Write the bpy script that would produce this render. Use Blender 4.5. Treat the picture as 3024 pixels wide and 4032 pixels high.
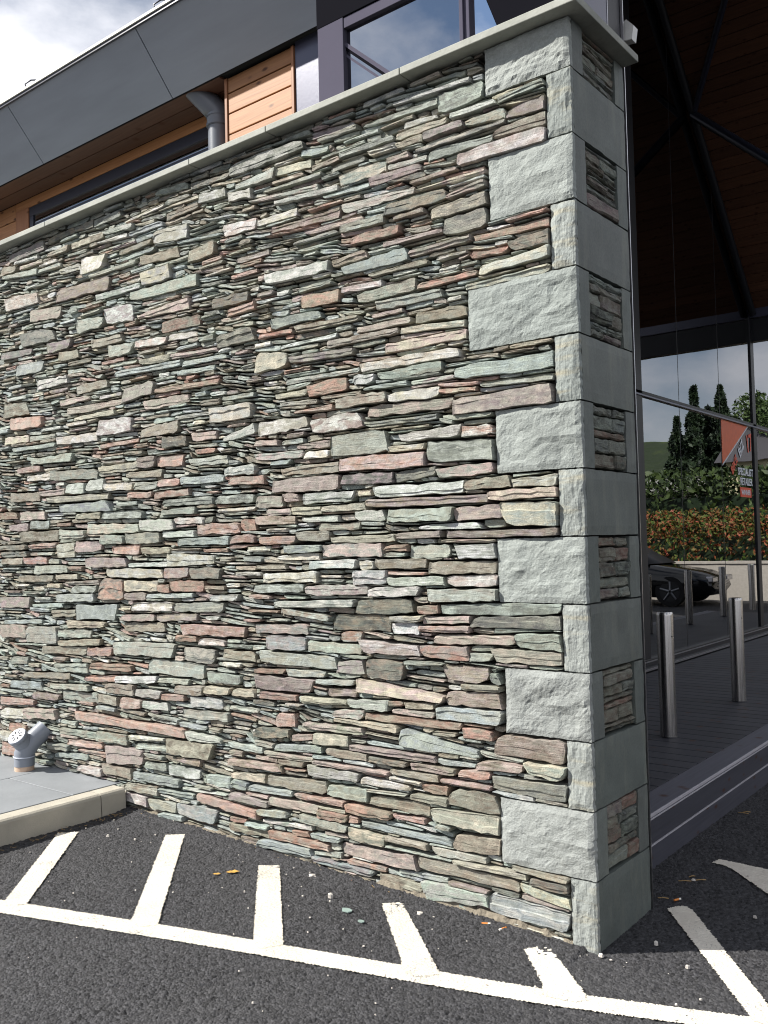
import bpy, bmesh, math, random
import numpy as np
from mathutils import Matrix, Vector

# ------------------------------------------------------------------ scene, camera, light
sc = bpy.context.scene
for _o in list(bpy.data.objects):
    bpy.data.objects.remove(_o)
COL = sc.collection
rnd = random.Random(7)
rng = np.random.default_rng(11)

cam = bpy.data.cameras.new('camera')
cam.sensor_fit = 'VERTICAL'; cam.sensor_height = 36.0
cam.lens = 36.0 * 3585.97 / 4032.0
cam.clip_start = 0.05; cam.clip_end = 2000
cam_ob = bpy.data.objects.new('camera', cam); COL.objects.link(cam_ob)
_yaw, _pit, _rol = math.radians(128.357), math.radians(2.116), math.radians(-1.373)
_f = Vector((math.cos(_yaw) * math.cos(_pit), math.sin(_yaw) * math.cos(_pit), math.sin(_pit)))
_r0 = Vector((math.sin(_yaw), -math.cos(_yaw), 0)); _u0 = _r0.cross(_f)
_r = _r0 * math.cos(_rol) + _u0 * math.sin(_rol); _u = -_r0 * math.sin(_rol) + _u0 * math.cos(_rol)
_m = Matrix((_r, _u, -_f)).transposed().to_4x4()
_m.translation = Vector((1.4873, -3.0602, 1.4820))
cam_ob.matrix_world = _m
sc.camera = cam_ob

SUN_EL, SUN_AZ = math.radians(39.0), math.radians(37.9)      # light travels towards +x +y (azimuth measured from +x)
_ld = Vector((math.cos(SUN_AZ) * math.cos(SUN_EL), math.sin(SUN_AZ) * math.cos(SUN_EL), -math.sin(SUN_EL)))
sun = bpy.data.lights.new('sun', 'SUN'); sun.energy = 5.0; sun.angle = math.radians(0.55); sun.color = (1.0, 0.955, 0.88)
sun_ob = bpy.data.objects.new('sun', sun); COL.objects.link(sun_ob)
sun_ob.rotation_euler = _ld.to_track_quat('-Z', 'Y').to_euler()

world = bpy.data.worlds.new('World'); sc.world = world; world.use_nodes = True
wn, wl = world.node_tree.nodes, world.node_tree.links
wn.clear()
w_out = wn.new('ShaderNodeOutputWorld'); w_bg = wn.new('ShaderNodeBackground')
sky = wn.new('ShaderNodeTexSky'); sky.sky_type = 'NISHITA'; sky.sun_disc = False
sky.sun_elevation = SUN_EL
sky.sun_rotation = math.atan2(-_ld.x, -_ld.y)
sky.air_density = 1.0; sky.dust_density = 0.1; sky.ozone_density = 2.0
w_tc = wn.new('ShaderNodeTexCoord'); w_map = wn.new('ShaderNodeMapping')
w_map.inputs['Location'].default_value = (0.2, 9.4, 3.3); w_map.inputs['Scale'].default_value = (1.0, 1.0, 1.9)
w_n1 = wn.new('ShaderNodeTexNoise'); w_n1.inputs['Scale'].default_value = 2.1; w_n1.inputs['Detail'].default_value = 9; w_n1.inputs['Roughness'].default_value = 0.55
w_r1 = wn.new('ShaderNodeValToRGB')
w_r1.color_ramp.elements[0].position = 0.40; w_r1.color_ramp.elements[1].position = 0.55
w_n2 = wn.new('ShaderNodeTexNoise'); w_n2.inputs['Scale'].default_value = 3.4; w_n2.inputs['Detail'].default_value = 6
w_r2 = wn.new('ShaderNodeValToRGB')
w_r2.color_ramp.elements[0].position = 0.3; w_r2.color_ramp.elements[0].color = (10.6, 10.8, 11.8, 1)
w_r2.color_ramp.elements[1].position = 0.7; w_r2.color_ramp.elements[1].color = (13.0, 13.1, 13.8, 1)
w_mix = wn.new('ShaderNodeMixRGB')
w_bg.inputs['Strength'].default_value = 0.05
wl.new(w_tc.outputs['Generated'], w_map.inputs['Vector'])
wl.new(w_map.outputs['Vector'], w_n1.inputs['Vector']); wl.new(w_map.outputs['Vector'], w_n2.inputs['Vector'])
w_sep = wn.new('ShaderNodeSeparateXYZ'); w_hz = wn.new('ShaderNodeMapRange')      # clouds close up towards the horizon
w_hz.inputs['From Min'].default_value = 0.0; w_hz.inputs['From Max'].default_value = 0.5
w_hz.inputs['To Min'].default_value = 0.14; w_hz.inputs['To Max'].default_value = 0.0
w_add = wn.new('ShaderNodeMath'); w_add.operation = 'ADD'
wl.new(w_tc.outputs['Generated'], w_sep.inputs[0]); wl.new(w_sep.outputs['Z'], w_hz.inputs['Value'])
wl.new(w_n1.outputs['Fac'], w_add.inputs[0]); wl.new(w_hz.outputs[0], w_add.inputs[1]); wl.new(w_add.outputs[0], w_r1.inputs['Fac']); wl.new(w_n2.outputs['Fac'], w_r2.inputs['Fac'])
wl.new(w_r1.outputs['Color'], w_mix.inputs['Fac'])
wl.new(sky.outputs['Color'], w_mix.inputs['Color1']); wl.new(w_r2.outputs['Color'], w_mix.inputs['Color2'])
wl.new(w_mix.outputs['Color'], w_bg.inputs['Color']); wl.new(w_bg.outputs['Background'], w_out.inputs['Surface'])

vs = sc.view_settings
vs.view_transform = 'Standard'; vs.look = 'None'; vs.exposure = 0.80; vs.gamma = 1.0
vs.use_curve_mapping = False
sc.render.engine = 'CYCLES'
sc.cycles.max_bounces = 8; sc.cycles.glossy_bounces = 5; sc.cycles.transparent_max_bounces = 12
sc.cycles.caustics_reflective = False; sc.cycles.caustics_refractive = False
sc.cycles.use_denoising = True
sc.cycles.filter_width = 1.1

# ------------------------------------------------------------------ helpers
def tag(o, label=None, cat=None, group=None, kind=None):
    if label: o['label'] = label
    if cat: o['category'] = cat
    if group: o['group'] = group
    if kind: o['kind'] = kind
    return o

def empty(name, loc=(0, 0, 0), parent=None):
    o = bpy.data.objects.new(name, None); o.empty_display_size = 0.1
    o.location = loc; COL.objects.link(o)
    if parent: o.parent = parent
    return o

def link(name, mesh, parent=None, loc=(0, 0, 0)):
    o = bpy.data.objects.new(name, mesh); COL.objects.link(o); o.location = loc
    if parent is not None:
        o.parent = parent
    return o

def mesh_from(name, verts, faces, mat, smooth=False):
    me = bpy.data.meshes.new(name); me.from_pydata([tuple(v) for v in verts], [], faces)
    if mat is not None: me.materials.append(mat)
    if smooth:
        me.polygons.foreach_set('use_smooth', [True] * len(me.polygons))
    me.update(); return me

class MB:
    """collects pieces for ONE part"""
    def __init__(s): s.v = []; s.f = []; s.sm = []
    def add(s, vs, fs, smooth=False):
        k = len(s.v); s.v += [tuple(p) for p in vs]; s.f += [tuple(i + k for i in f) for f in fs]; s.sm += [smooth] * len(fs); return s
    def box(s, x0, x1, y0, y1, z0, z1, b=0.0):
        if b <= 0:
            v = [(x, y, z) for z in (z0, z1) for y in (y0, y1) for x in (x0, x1)]
            return s.add(v, [(0, 2, 3, 1), (4, 5, 7, 6), (0, 1, 5, 4), (1, 3, 7, 5), (3, 2, 6, 7), (2, 0, 4, 6)])
        bm = bmesh.new(); bmesh.ops.create_cube(bm, size=1)
        for v in bm.verts: v.co = Vector(((x0 + x1) / 2 + v.co.x * (x1 - x0), (y0 + y1) / 2 + v.co.y * (y1 - y0), (z0 + z1) / 2 + v.co.z * (z1 - z0)))
        bmesh.ops.bevel(bm, geom=list(bm.edges), offset=b, segments=2, affect='EDGES', profile=0.5)
        bm.verts.index_update(); vs = [v.co.copy() for v in bm.verts]; fs = [[v.index for v in f.verts] for f in bm.faces]; bm.free()
        return s.add(vs, fs)
    def prism(s, poly, axis, a, b):
        """poly of 2D points extruded along axis from a to b"""
        n = len(poly)
        def P(p, t):
            return {'x': (t, p[0], p[1]), 'y': (p[0], t, p[1]), 'z': (p[0], p[1], t)}[axis]
        v = [P(p, a) for p in poly] + [P(p, b) for p in poly]
        f = [tuple(range(n - 1, -1, -1)), tuple(range(n, 2 * n))] + [(i, (i + 1) % n, n + (i + 1) % n, n + i) for i in range(n)]
        return s.add(v, f)
    def tube(s, pts, r, n=20, caps=True):
        pts = [Vector(p) for p in pts]; rs = r if isinstance(r, (list, tuple)) else [r] * len(pts)
        rings = []; ref = None
        for i, p in enumerate(pts):
            if i == 0: t = pts[1] - p
            elif i == len(pts) - 1: t = p - pts[i - 1]
            else: t = (pts[i + 1] - p).normalized() + (p - pts[i - 1]).normalized()
            t = t.normalized()
            if ref is None: ref = t.orthogonal().normalized()
            ref = (ref - t * ref.dot(t)).normalized(); q = t.cross(ref)
            rings.append([p + (ref * math.cos(2 * math.pi * k / n) + q * math.sin(2 * math.pi * k / n)) * rs[i] for k in range(n)])
        base = len(s.v); v = [x for R in rings for x in R]; f = []
        for i in range(len(rings) - 1):
            for k in range(n):
                f.append((i * n + k, i * n + (k + 1) % n, (i + 1) * n + (k + 1) % n, (i + 1) * n + k))
        s.add(v, f, True)
        if caps:
            s.add(rings[0], [tuple(range(n - 1, -1, -1))]); s.add(rings[-1], [tuple(range(n))])
        return s
    def mesh(s, name, mat):
        me = bpy.data.meshes.new(name); me.from_pydata(s.v, [], s.f)
        me.polygons.foreach_set('use_smooth', s.sm); me.materials.append(mat); me.update(); return me
    def build(s, name, mat, parent=None, loc=(0, 0, 0)):
        return link(name, s.mesh(name, mat), parent, loc)

# ------------------------------------------------------------------ materials
def lin(c):
    c = c / 255.0
    return c / 12.92 if c <= 0.04045 else ((c + 0.055) / 1.055) ** 2.4
def rgb(r, g, b): return (lin(r), lin(g), lin(b), 1)

class NT:
    def __init__(s, name):
        s.m = bpy.data.materials.new(name); s.m.use_nodes = True
        s.n, s.l = s.m.node_tree.nodes, s.m.node_tree.links
        s.n.clear(); s.out = s.n.new('ShaderNodeOutputMaterial')
        s.b = s.n.new('ShaderNodeBsdfPrincipled'); s.l.new(s.b.outputs[0], s.out.inputs['Surface'])
    def new(s, t, **kw):
        n = s.n.new('ShaderNode' + t)
        for k, v in kw.items():
            if k in n.inputs: n.inputs[k].default_value = v
            else: setattr(n, k, v)
        return n
    def link(s, a, b): s.l.new(a, b)
    def coords(s, scale=(1, 1, 1), obj=False, offset=None):
        if obj: src = s.new('TexCoord').outputs['Object']
        else: src = s.new('NewGeometry').outputs['Position']
        if offset is not None:
            ad = s.new('VectorMath', operation='ADD'); s.link(src, ad.inputs[0]); s.link(offset, ad.inputs[1]); src = ad.outputs[0]
        mp = s.new('Mapping'); mp.inputs['Scale'].default_value = scale; s.link(src, mp.inputs['Vector']); return mp.outputs[0]
    def noise(s, vec, scale, detail=4, rough=0.55, dist=0.0):
        n = s.new('TexNoise'); n.inputs['Scale'].default_value = scale; n.inputs['Detail'].default_value = detail
        n.inputs['Roughness'].default_value = rough; n.inputs['Distortion'].default_value = dist
        s.link(vec, n.inputs['Vector']); return n.outputs['Fac']
    def ramp(s, fac, stops):
        r = s.new('ValToRGB'); e = r.color_ramp.elements
        while len(e) < len(stops): e.new(0.5)
        for i, (p, c) in enumerate(stops):
            e[i].position = p; e[i].color = c if isinstance(c, tuple) else (c, c, c, 1)
        s.link(fac, r.inputs['Fac']); return r.outputs['Color']
    def mix(s, fac, a, b, mode='MIX'):
        m = s.new('MixRGB', blend_type=mode)
        for k, v in (('Fac', fac), ('Color1', a), ('Color2', b)):
            if isinstance(v, (int, float)): m.inputs[k].default_value = v if k == 'Fac' else (v, v, v, 1)
            elif isinstance(v, tuple): m.inputs[k].default_value = v
            else: s.link(v, m.inputs[k])
        return m.outputs[0]
    def math(s, op, a, b=0.0, clamp=False):
        m = s.new('Math', operation=op); m.use_clamp = clamp
        for i, v in enumerate((a, b)):
            if isinstance(v, (int, float)): m.inputs[i].default_value = v
            else: s.link(v, m.inputs[i])
        return m.outputs[0]
    def bump(s, h, dist, strength=1.0, nrm=None):
        b = s.new('Bump'); b.inputs['Distance'].default_value = dist; b.inputs['Strength'].default_value = strength
        s.link(h, b.inputs['Height'])
        if nrm is not None: s.link(nrm, b.inputs['Normal'])
        return b.outputs[0]
    def fin(s, col=None, rough=0.7, nrm=None, metal=0.0, spec=0.5):
        if col is not None:
            if isinstance(col, tuple): s.b.inputs['Base Color'].default_value = col
            else: s.link(col, s.b.inputs['Base Color'])
        if isinstance(rough, (int, float)): s.b.inputs['Roughness'].default_value = rough
        else: s.link(rough, s.b.inputs['Roughness'])
        s.b.inputs['Metallic'].default_value = metal; s.b.inputs['Specular IOR Level'].default_value = spec
        if nrm is not None: s.link(nrm, s.b.inputs['Normal'])
        return s.m

def simple(name, col, rough=0.6, metal=0.0, var=0.12, nscale=18, bump=0.0008, bscale=120, stretch=(1, 1, 1), spec=0.5):
    t = NT(name); P = t.coords(stretch); n = t.noise(P, nscale, 6)
    c = t.mix(1.0, col, t.ramp(n, [(0.25, 1 - var), (0.75, 1 + var)]), 'MULTIPLY')
    return t.fin(c, rough, t.bump(t.noise(P, bscale, 3), bump), metal, spec)

def stone_material(name, rock=False):
    """slate: two stored colours mingled in patches, fine laminae, rust and pale weathering"""
    t = NT(name)
    A = t.new('Attribute', attribute_name='ColA'); Bc = t.new('Attribute', attribute_name='ColB')
    sv = t.new('VectorMath', operation='SCALE'); cmb = t.new('CombineXYZ', X=13.7, Y=5.1, Z=29.3)
    t.link(cmb.outputs[0], sv.inputs[0]); t.link(A.outputs['Alpha'], sv.inputs['Scale'])
    off = sv.outputs[0]
    P = t.coords((1, 1, 1), offset=off); PL = t.coords((4, 4, 85), offset=off); PP = t.coords((5, 5, 14), offset=off)
    patch = t.ramp(t.noise(PP, 1.9, 6, 0.68, 0.8), [(0.42, 0.0), (0.58, 1.0)])
    col = t.mix(t.math('MULTIPLY', patch, 0.9), A.outputs['Color'], Bc.outputs['Color'])
    lam = t.noise(PL, 2.2, 6, 0.65, 0.4)
    sd0 = t.math('FRACT', t.math('MULTIPLY', A.outputs['Alpha'], 7.31))
    col = t.mix(t.ramp(sd0, [(0.15, 0.2), (0.9, 1.0)]), col, t.mix(1.0, col, t.ramp(lam, [(0.30, 0.42), (0.40, 0.88), (0.55, 1.0), (0.72, 1.14)]), 'MULTIPLY'))
    blot = t.noise(P, 26, 6, 0.62)
    col = t.mix(1.0, col, t.ramp(blot, [(0.28, 0.66), (0.5, 1.0), (0.75, 1.22)]), 'MULTIPLY')
    col = t.mix(1.0, col, t.ramp(t.noise(P, 240, 3, .7), [(0.32, 0.70), (0.5, 1.0), (0.68, 1.2)]), 'MULTIPLY')
    crack = t.ramp(t.noise(t.coords((14, 14, 60), offset=off), 2.0, 5, .7, 1.4), [(0.30, 0.62), (0.36, 0.0)])
    col = t.mix(crack, col, rgb(52, 54, 50))
    gry = t.ramp(t.noise(t.coords((9, 9, 20), offset=off), 1.9, 6, 0.7), [(0.42, 0.0), (0.64, 0.38)])
    col = t.mix(gry, col, rgb(146, 152, 138))
    rust = t.ramp(t.noise(t.coords((7, 7, 12), offset=off), 1.7, 5, 0.7), [(0.66, 0.0), (0.76, 0.32)])
    col = t.mix(rust, col, rgb(176, 118, 74))
    pale = t.ramp(t.noise(t.coords((16, 16, 30), offset=off), 2.6, 7, 0.78), [(0.62, 0.0), (0.70, 0.62)])
    col = t.mix(pale, col, rgb(214, 212, 204))
    h1 = t.bump(lam, 0.0045, 0.9)
    sd = t.math('FRACT', t.math('MULTIPLY', A.outputs['Alpha'], 7.31)); t.link(t.ramp(sd, [(0.15, 0.08), (0.9, 0.95)]), h1.node.inputs['Strength'])
    h2 = t.bump(t.noise(P, 42, 7, 0.74), 0.0045, 0.8, h1)
    h3 = t.bump(t.noise(P, 170, 4, 0.65), 0.0026, 0.8, h2)
    return t.fin(col, 0.78, h3, 0.0, 0.3)

def quoin_material(name, sawn):
    t = NT(name)
    A = t.new('Attribute', attribute_name='ColA')
    sv = t.new('VectorMath', operation='SCALE'); cmb = t.new('CombineXYZ', X=3.7, Y=9.1, Z=6.3)
    t.link(cmb.outputs[0], sv.inputs[0]); t.link(A.outputs['Alpha'], sv.inputs['Scale'])
    off = sv.outputs[0]; P = t.coords((1, 1, 1), offset=off)
    big = t.noise(P, 7, 5, 0.6)
    col = t.mix(1.0, A.outputs['Color'], t.ramp(big, [(0.3, 0.84), (0.7, 1.12)]), 'MULTIPLY')
    fine = t.noise(P, 130, 4, 0.65)
    col = t.mix(1.0, col, t.ramp(fine, [(0.3, 0.84), (0.7, 1.12)]), 'MULTIPLY')
    if sawn == 2:          # split edge with vertical ribs
        V = t.coords((110, 110, 14), offset=off); rib = t.noise(V, 1.0, 5, 0.65, 0.5)
        band = t.noise(t.coords((4, 4, 26), offset=off), 1.2, 4)
        col = t.mix(1.0, col, t.ramp(rib, [(0.3, 0.74), (0.7, 1.14)]), 'MULTIPLY')
        col = t.mix(t.ramp(band, [(0.52, 0.0), (0.75, 0.5)]), col, rgb(178, 166, 132))
        n = t.bump(rib, 0.007, 0.8, t.bump(t.noise(P, 30, 6), 0.012, 0.7))
        return t.fin(col, 0.8, n, 0, 0.3)
    if sawn == 1:
        V = t.coords((5, 5, 1.2), offset=off)
        col = t.mix(t.ramp(t.noise(V, 2.6, 6, 0.65), [(0.5, 0.0), (0.75, 0.35)]), col, rgb(140, 142, 128))
        n = t.bump(fine, 0.0008, 0.6, t.bump(t.noise(P, 14, 4), 0.003, 0.5))
        return t.fin(col, 0.62, n, 0, 0.4)
    n = t.bump(t.noise(P, 24, 8, 0.70), 0.010, 0.8, t.bump(t.noise(P, 150, 4), 0.003, 0.8))
    return t.fin(col, 0.8, n, 0, 0.3)

M = {}
M['stone'] = stone_material('slate_rubble')
M['quoin_rock'] = quoin_material('quoin_rock_face', 0)
M['quoin_sawn'] = quoin_material('quoin_sawn_face', 1)
M['quoin_rib'] = quoin_material('quoin_split_edge', 2)
M['mortar'] = simple('gap_shaded_mortar', rgb(40, 38, 35), 0.95, var=0.3, nscale=30, bump=0.006, bscale=60)  # near-black: the shadow inside the open gaps is put into this colour
M['bed'] = simple('sandy_bedding_mortar', rgb(130, 122, 108), 0.95, var=0.25, nscale=40, bump=0.006, bscale=90)

def coping_mat():
    t = NT('coping_slate'); P = t.coords()
    base = t.mix(t.ramp(t.noise(P, 5, 6, 0.65), [(0.35, 0.0), (0.65, 1.0)]), rgb(156, 158, 150), rgb(134, 137, 129))
    stain = t.ramp(t.noise(t.coords((3, 3, 3)), 9, 7, 0.7), [(0.55, 0.0), (0.75, 0.6)])
    base = t.mix(stain, base, rgb(122, 124, 110))
    n = t.bump(t.noise(P, 60, 5), 0.002, 0.6)
    return t.fin(base, 0.7, n)
M['coping'] = coping_mat()

def asphalt_mat():
    t = NT('open_grained_asphalt'); P = t.coords()
    vo = t.new('TexVoronoi'); vo.inputs['Scale'].default_value = 105; t.link(P, vo.inputs['Vector'])
    bw = t.new('RGBToBW'); t.link(vo.outputs['Color'], bw.inputs[0])
    c = t.mix(t.ramp(bw.outputs[0], [(0.1, 0.0), (0.95, 1.0)]), rgb(26, 26, 28), rgb(73, 73, 76))
    c = t.mix(t.ramp(t.noise(P, 1.6, 5), [(0.35, 0.0), (0.7, 0.35)]), c, rgb(72, 72, 73))
    speck = t.ramp(t.noise(P, 75, 2, 0.5), [(0.79, 0.0), (0.80, 1.0)])
    c = t.mix(t.math('MULTIPLY', speck, 0.6), c, rgb(190, 184, 174))
    n = t.bump(vo.outputs['Distance'], -0.004, 0.9, t.bump(t.noise(P, 260, 3), 0.002, 0.8))
    return t.fin(c, 0.82, n, 0, 0.35)
M['asphalt'] = asphalt_mat()

def paint_mat():
    t = NT('white_road_paint'); P = t.coords()
    c = t.mix(t.ramp(t.noise(P, 9, 6, 0.65), [(0.4, 0.0), (0.7, 1.0)]), rgb(215, 209, 196), rgb(198, 191, 178))
    pit = t.ramp(t.noise(P, 120, 3, 0.6), [(0.66, 0.0), (0.72, 0.6)])
    c = t.mix(pit, c, rgb(150, 144, 134))
    worn = t.ramp(t.math('MULTIPLY', t.noise(P, 6, 4), t.noise(P, 150, 2)), [(0.355, 0.0), (0.39, 0.7)])
    c = t.mix(t.ramp(t.noise(P, 14, 6, .7), [(0.55, 0.0), (0.75, 0.35)]), c, rgb(188, 182, 172))
    c = t.mix(worn, c, rgb(92, 90, 90))
    n = t.bump(t.noise(P, 90, 5, 0.6), 0.004, 0.8)
    return t.fin(c, 0.7, n, 0, 0.35)
M['paint'] = paint_mat()

def timber_mat(name, ca, cb, axis='x', rough=0.55):
    t = NT(name); st = {'x': (1.2, 30, 30), 'y': (30, 1.2, 30), 'z': (30, 30, 1.2)}[axis]
    oi = t.new('ObjectInfo'); sc_ = t.new('VectorMath', operation='SCALE'); cm = t.new('CombineXYZ', X=31, Y=17, Z=23)
    t.link(cm.outputs[0], sc_.inputs[0]); t.link(oi.outputs['Random'], sc_.inputs['Scale'])
    P = t.coords(st, offset=sc_.outputs[0]); K = t.coords((7, 7, 16), offset=sc_.outputs[0])
    g = t.noise(P, 1.6, 6, 0.6, 1.2)
    c = t.mix(t.ramp(g, [(0.3, 0.0), (0.7, 1.0)]), ca, cb)
    kn = t.new('TexVoronoi'); kn.inputs['Scale'].default_value = 1.0; t.link(K, kn.inputs['Vector'])
    c = t.mix(1.0, c, t.ramp(oi.outputs['Random'], [(0.0, .8), (1.0, 1.14)]), 'MULTIPLY')
    c = t.mix(t.ramp(kn.outputs['Distance'], [(0.08, 0.9), (0.2, 0.0)]), c, rgb(66, 34, 16))
    n = t.bump(g, 0.001, 0.5)
    return t.fin(c, rough, n, 0, 0.35)
M['larch'] = timber_mat('larch_cladding', rgb(170, 122, 82), rgb(142, 98, 64))
M['larch_shaded'] = timber_mat('shaded_larch_soffit', rgb(92, 66, 54), rgb(76, 53, 43))  # same larch darkened, shade under the eaves painted into the colour
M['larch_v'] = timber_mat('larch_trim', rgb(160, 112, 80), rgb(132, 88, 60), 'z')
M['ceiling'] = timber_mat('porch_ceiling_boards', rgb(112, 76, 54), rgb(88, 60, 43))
M['fascia'] = simple('grey_fascia_sheet', rgb(142, 149, 160), 0.42, 0.0, 0.10, 1.6, 0.0012, 3.0, (1, 6, 6))
M['metal_dark'] = simple('dark_steel_paint', rgb(44, 47, 60), 0.32, 0.2, 0.05, 4, 0.0002, 60)
M['metal_mid'] = simple('grey_blue_steel_paint', rgb(78, 80, 98), 0.3, 0.2, 0.05, 4, 0.0002, 60)
M['frame'] = simple('window_frame_paint', rgb(84, 82, 96), 0.9, 0.0, 0.05, 4, 0.0002, 60, spec=.05)
M['black_metal'] = simple('black_steel_paint', rgb(20, 22, 28), 0.5, 0.0, 0.05, 4, 0.0002, 60)
M['matte_black'] = simple('matte_black_paint', rgb(20, 20, 26), 0.95, 0.0, 0.05, 4, 0.0002, 60, spec=.03)
M['alu'] = simple('brushed_aluminium', rgb(196, 196, 200), 0.3, 1.0, 0.06, 30, 0.0002, 200)
M['roof_edge'] = simple('pale_roof_edge', rgb(214, 214, 206), 0.5, 0.0, 0.05)
M['roof'] = simple('dark_roof_slate', rgb(92, 96, 102), 0.6)
M['plastic'] = simple('grey_plastic_pipe', rgb(126, 132, 142), 0.38, 0.0, 0.06, 8, 0.0003, 200)
M['plastic_dk'] = simple('slate_grey_plastic_pipe', rgb(98, 104, 114), 0.35, 0.0, 0.05, 8, 0.0003, 200)
M['plastic_pale'] = simple('pale_grey_cap_plastic', rgb(186, 192, 204), 0.4, 0.0, 0.04)
M['clay'] = simple('pale_clay_collar', rgb(196, 170, 148), 0.8, 0.0, 0.2, 30)
M['black'] = simple('black_void', rgb(14, 14, 15), 0.9)
M['interior'] = simple('dim_interior', rgb(58, 58, 60), 0.8)
M['blind'] = simple('grey_roller_blind', rgb(120, 118, 112), 0.8)
M['kerb'] = simple('concrete_kerb', rgb(174, 169, 156), 0.85, 0.0, 0.14, 9, 0.0014, 160)
M['slab'] = simple('slate_paving', rgb(132, 136, 140), 0.6, 0.0, 0.1, 6, 0.0012, 30)
M['deck'] = timber_mat('charcoal_deck_board', rgb(64, 65, 72), rgb(50, 51, 57), 'x', 0.6)
M['deck_edge'] = timber_mat('grey_deck_edge_board', rgb(92, 92, 102), rgb(76, 77, 86), 'y', 0.55)
M['riser'] = timber_mat('charcoal_riser_board', rgb(72, 73, 82), rgb(58, 59, 67), 'y', 0.5)
M['pale_trim'] = simple('pale_grey_nosing', rgb(168, 166, 172), 0.5)

def steel_mat():
    t = NT('brushed_stainless'); P = t.coords((180, 180, 1.0)); n = t.noise(P, 1.0, 3)
    c = t.mix(t.ramp(n, [(0.3, 0.0), (0.7, 1.0)]), rgb(176, 172, 168), rgb(200, 198, 196))
    return t.fin(c, t.ramp(n, [(0.3, 0.18), (0.7, 0.32)]), None, 1.0)
M['steel'] = steel_mat()

def glass_mat(name, ior, tint):
    m = bpy.data.materials.new(name); m.use_nodes = True; n, l = m.node_tree.nodes, m.node_tree.links; n.clear()
    o = n.new('ShaderNodeOutputMaterial'); mx = n.new('ShaderNodeMixShader'); fr = n.new('ShaderNodeFresnel'); fr.inputs['IOR'].default_value = ior
    tr = n.new('ShaderNodeBsdfTransparent'); tr.inputs['Color'].default_value = tint
    gl = n.new('ShaderNodeBsdfGlossy'); gl.inputs['Roughness'].default_value = 0.0; gl.inputs['Color'].default_value = (0.93, 0.95, 0.97, 1)
    ge = n.new('ShaderNodeNewGeometry'); mp = n.new('ShaderNodeMapping'); mp.inputs['Scale'].default_value = (0.9, 0.9, 2.4)
    nz = n.new('ShaderNodeTexNoise'); nz.inputs['Scale'].default_value = 1.1; nz.inputs['Detail'].default_value = 1
    bp = n.new('ShaderNodeBump'); bp.inputs['Distance'].default_value = 0.0016; bp.inputs['Strength'].default_value = 0.5
    l.new(ge.outputs['Position'], mp.inputs[0]); l.new(mp.outputs[0], nz.inputs['Vector']); l.new(nz.outputs['Fac'], bp.inputs['Height'])
    l.new(bp.outputs[0], gl.inputs['Normal'])
    l.new(fr.outputs[0], mx.inputs[0]); l.new(tr.outputs[0], mx.inputs[1]); l.new(gl.outputs[0], mx.inputs[2]); l.new(mx.outputs[0], o.inputs['Surface'])
    return m
M['glass'] = glass_mat('tinted_double_glazing', 4.0, (0.18, 0.2, 0.21, 1))
M['glass_mirror'] = glass_mat('solar_control_glazing', 6.5, (0.10, 0.11, 0.13, 1))

# ------------------------------------------------------------------ stone builder
PAL = dict(g=(164, 174, 165), t=(159, 157, 143), p=(182, 163, 155), r=(176, 136, 120), o=(142, 129, 112), w=(206, 207, 202),
           y=(193, 185, 163), d=(108, 111, 106), b=(157, 168, 170), v=(154, 140, 140))  # d is dark slate; right under the coping it also holds painted shadow
PAIR = dict(g='tb', t='go', p='tr', r='op', o='tr', w='yg', y='wo', d='go', b='gw', v='po')
STONE_K = 0.86
def stone_cols(code, R):
    a = code[0]; b = code[1] if len(code) > 1 else R.choice(PAIR[a])
    out = []
    for c in (a, b):
        j = R.choice((R.uniform(.62, .95), R.uniform(.85, 1.12), R.uniform(.85, 1.12))) * STONE_K
        q = [lin(min(255, v * R.uniform(0.98, 1.02))) * j for v in PAL[c]]
        l = .3 * q[0] + .6 * q[1] + .1 * q[2]; q = [l + (v - l) * .86 for v in q]
        out.append(q)
    return out

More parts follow.
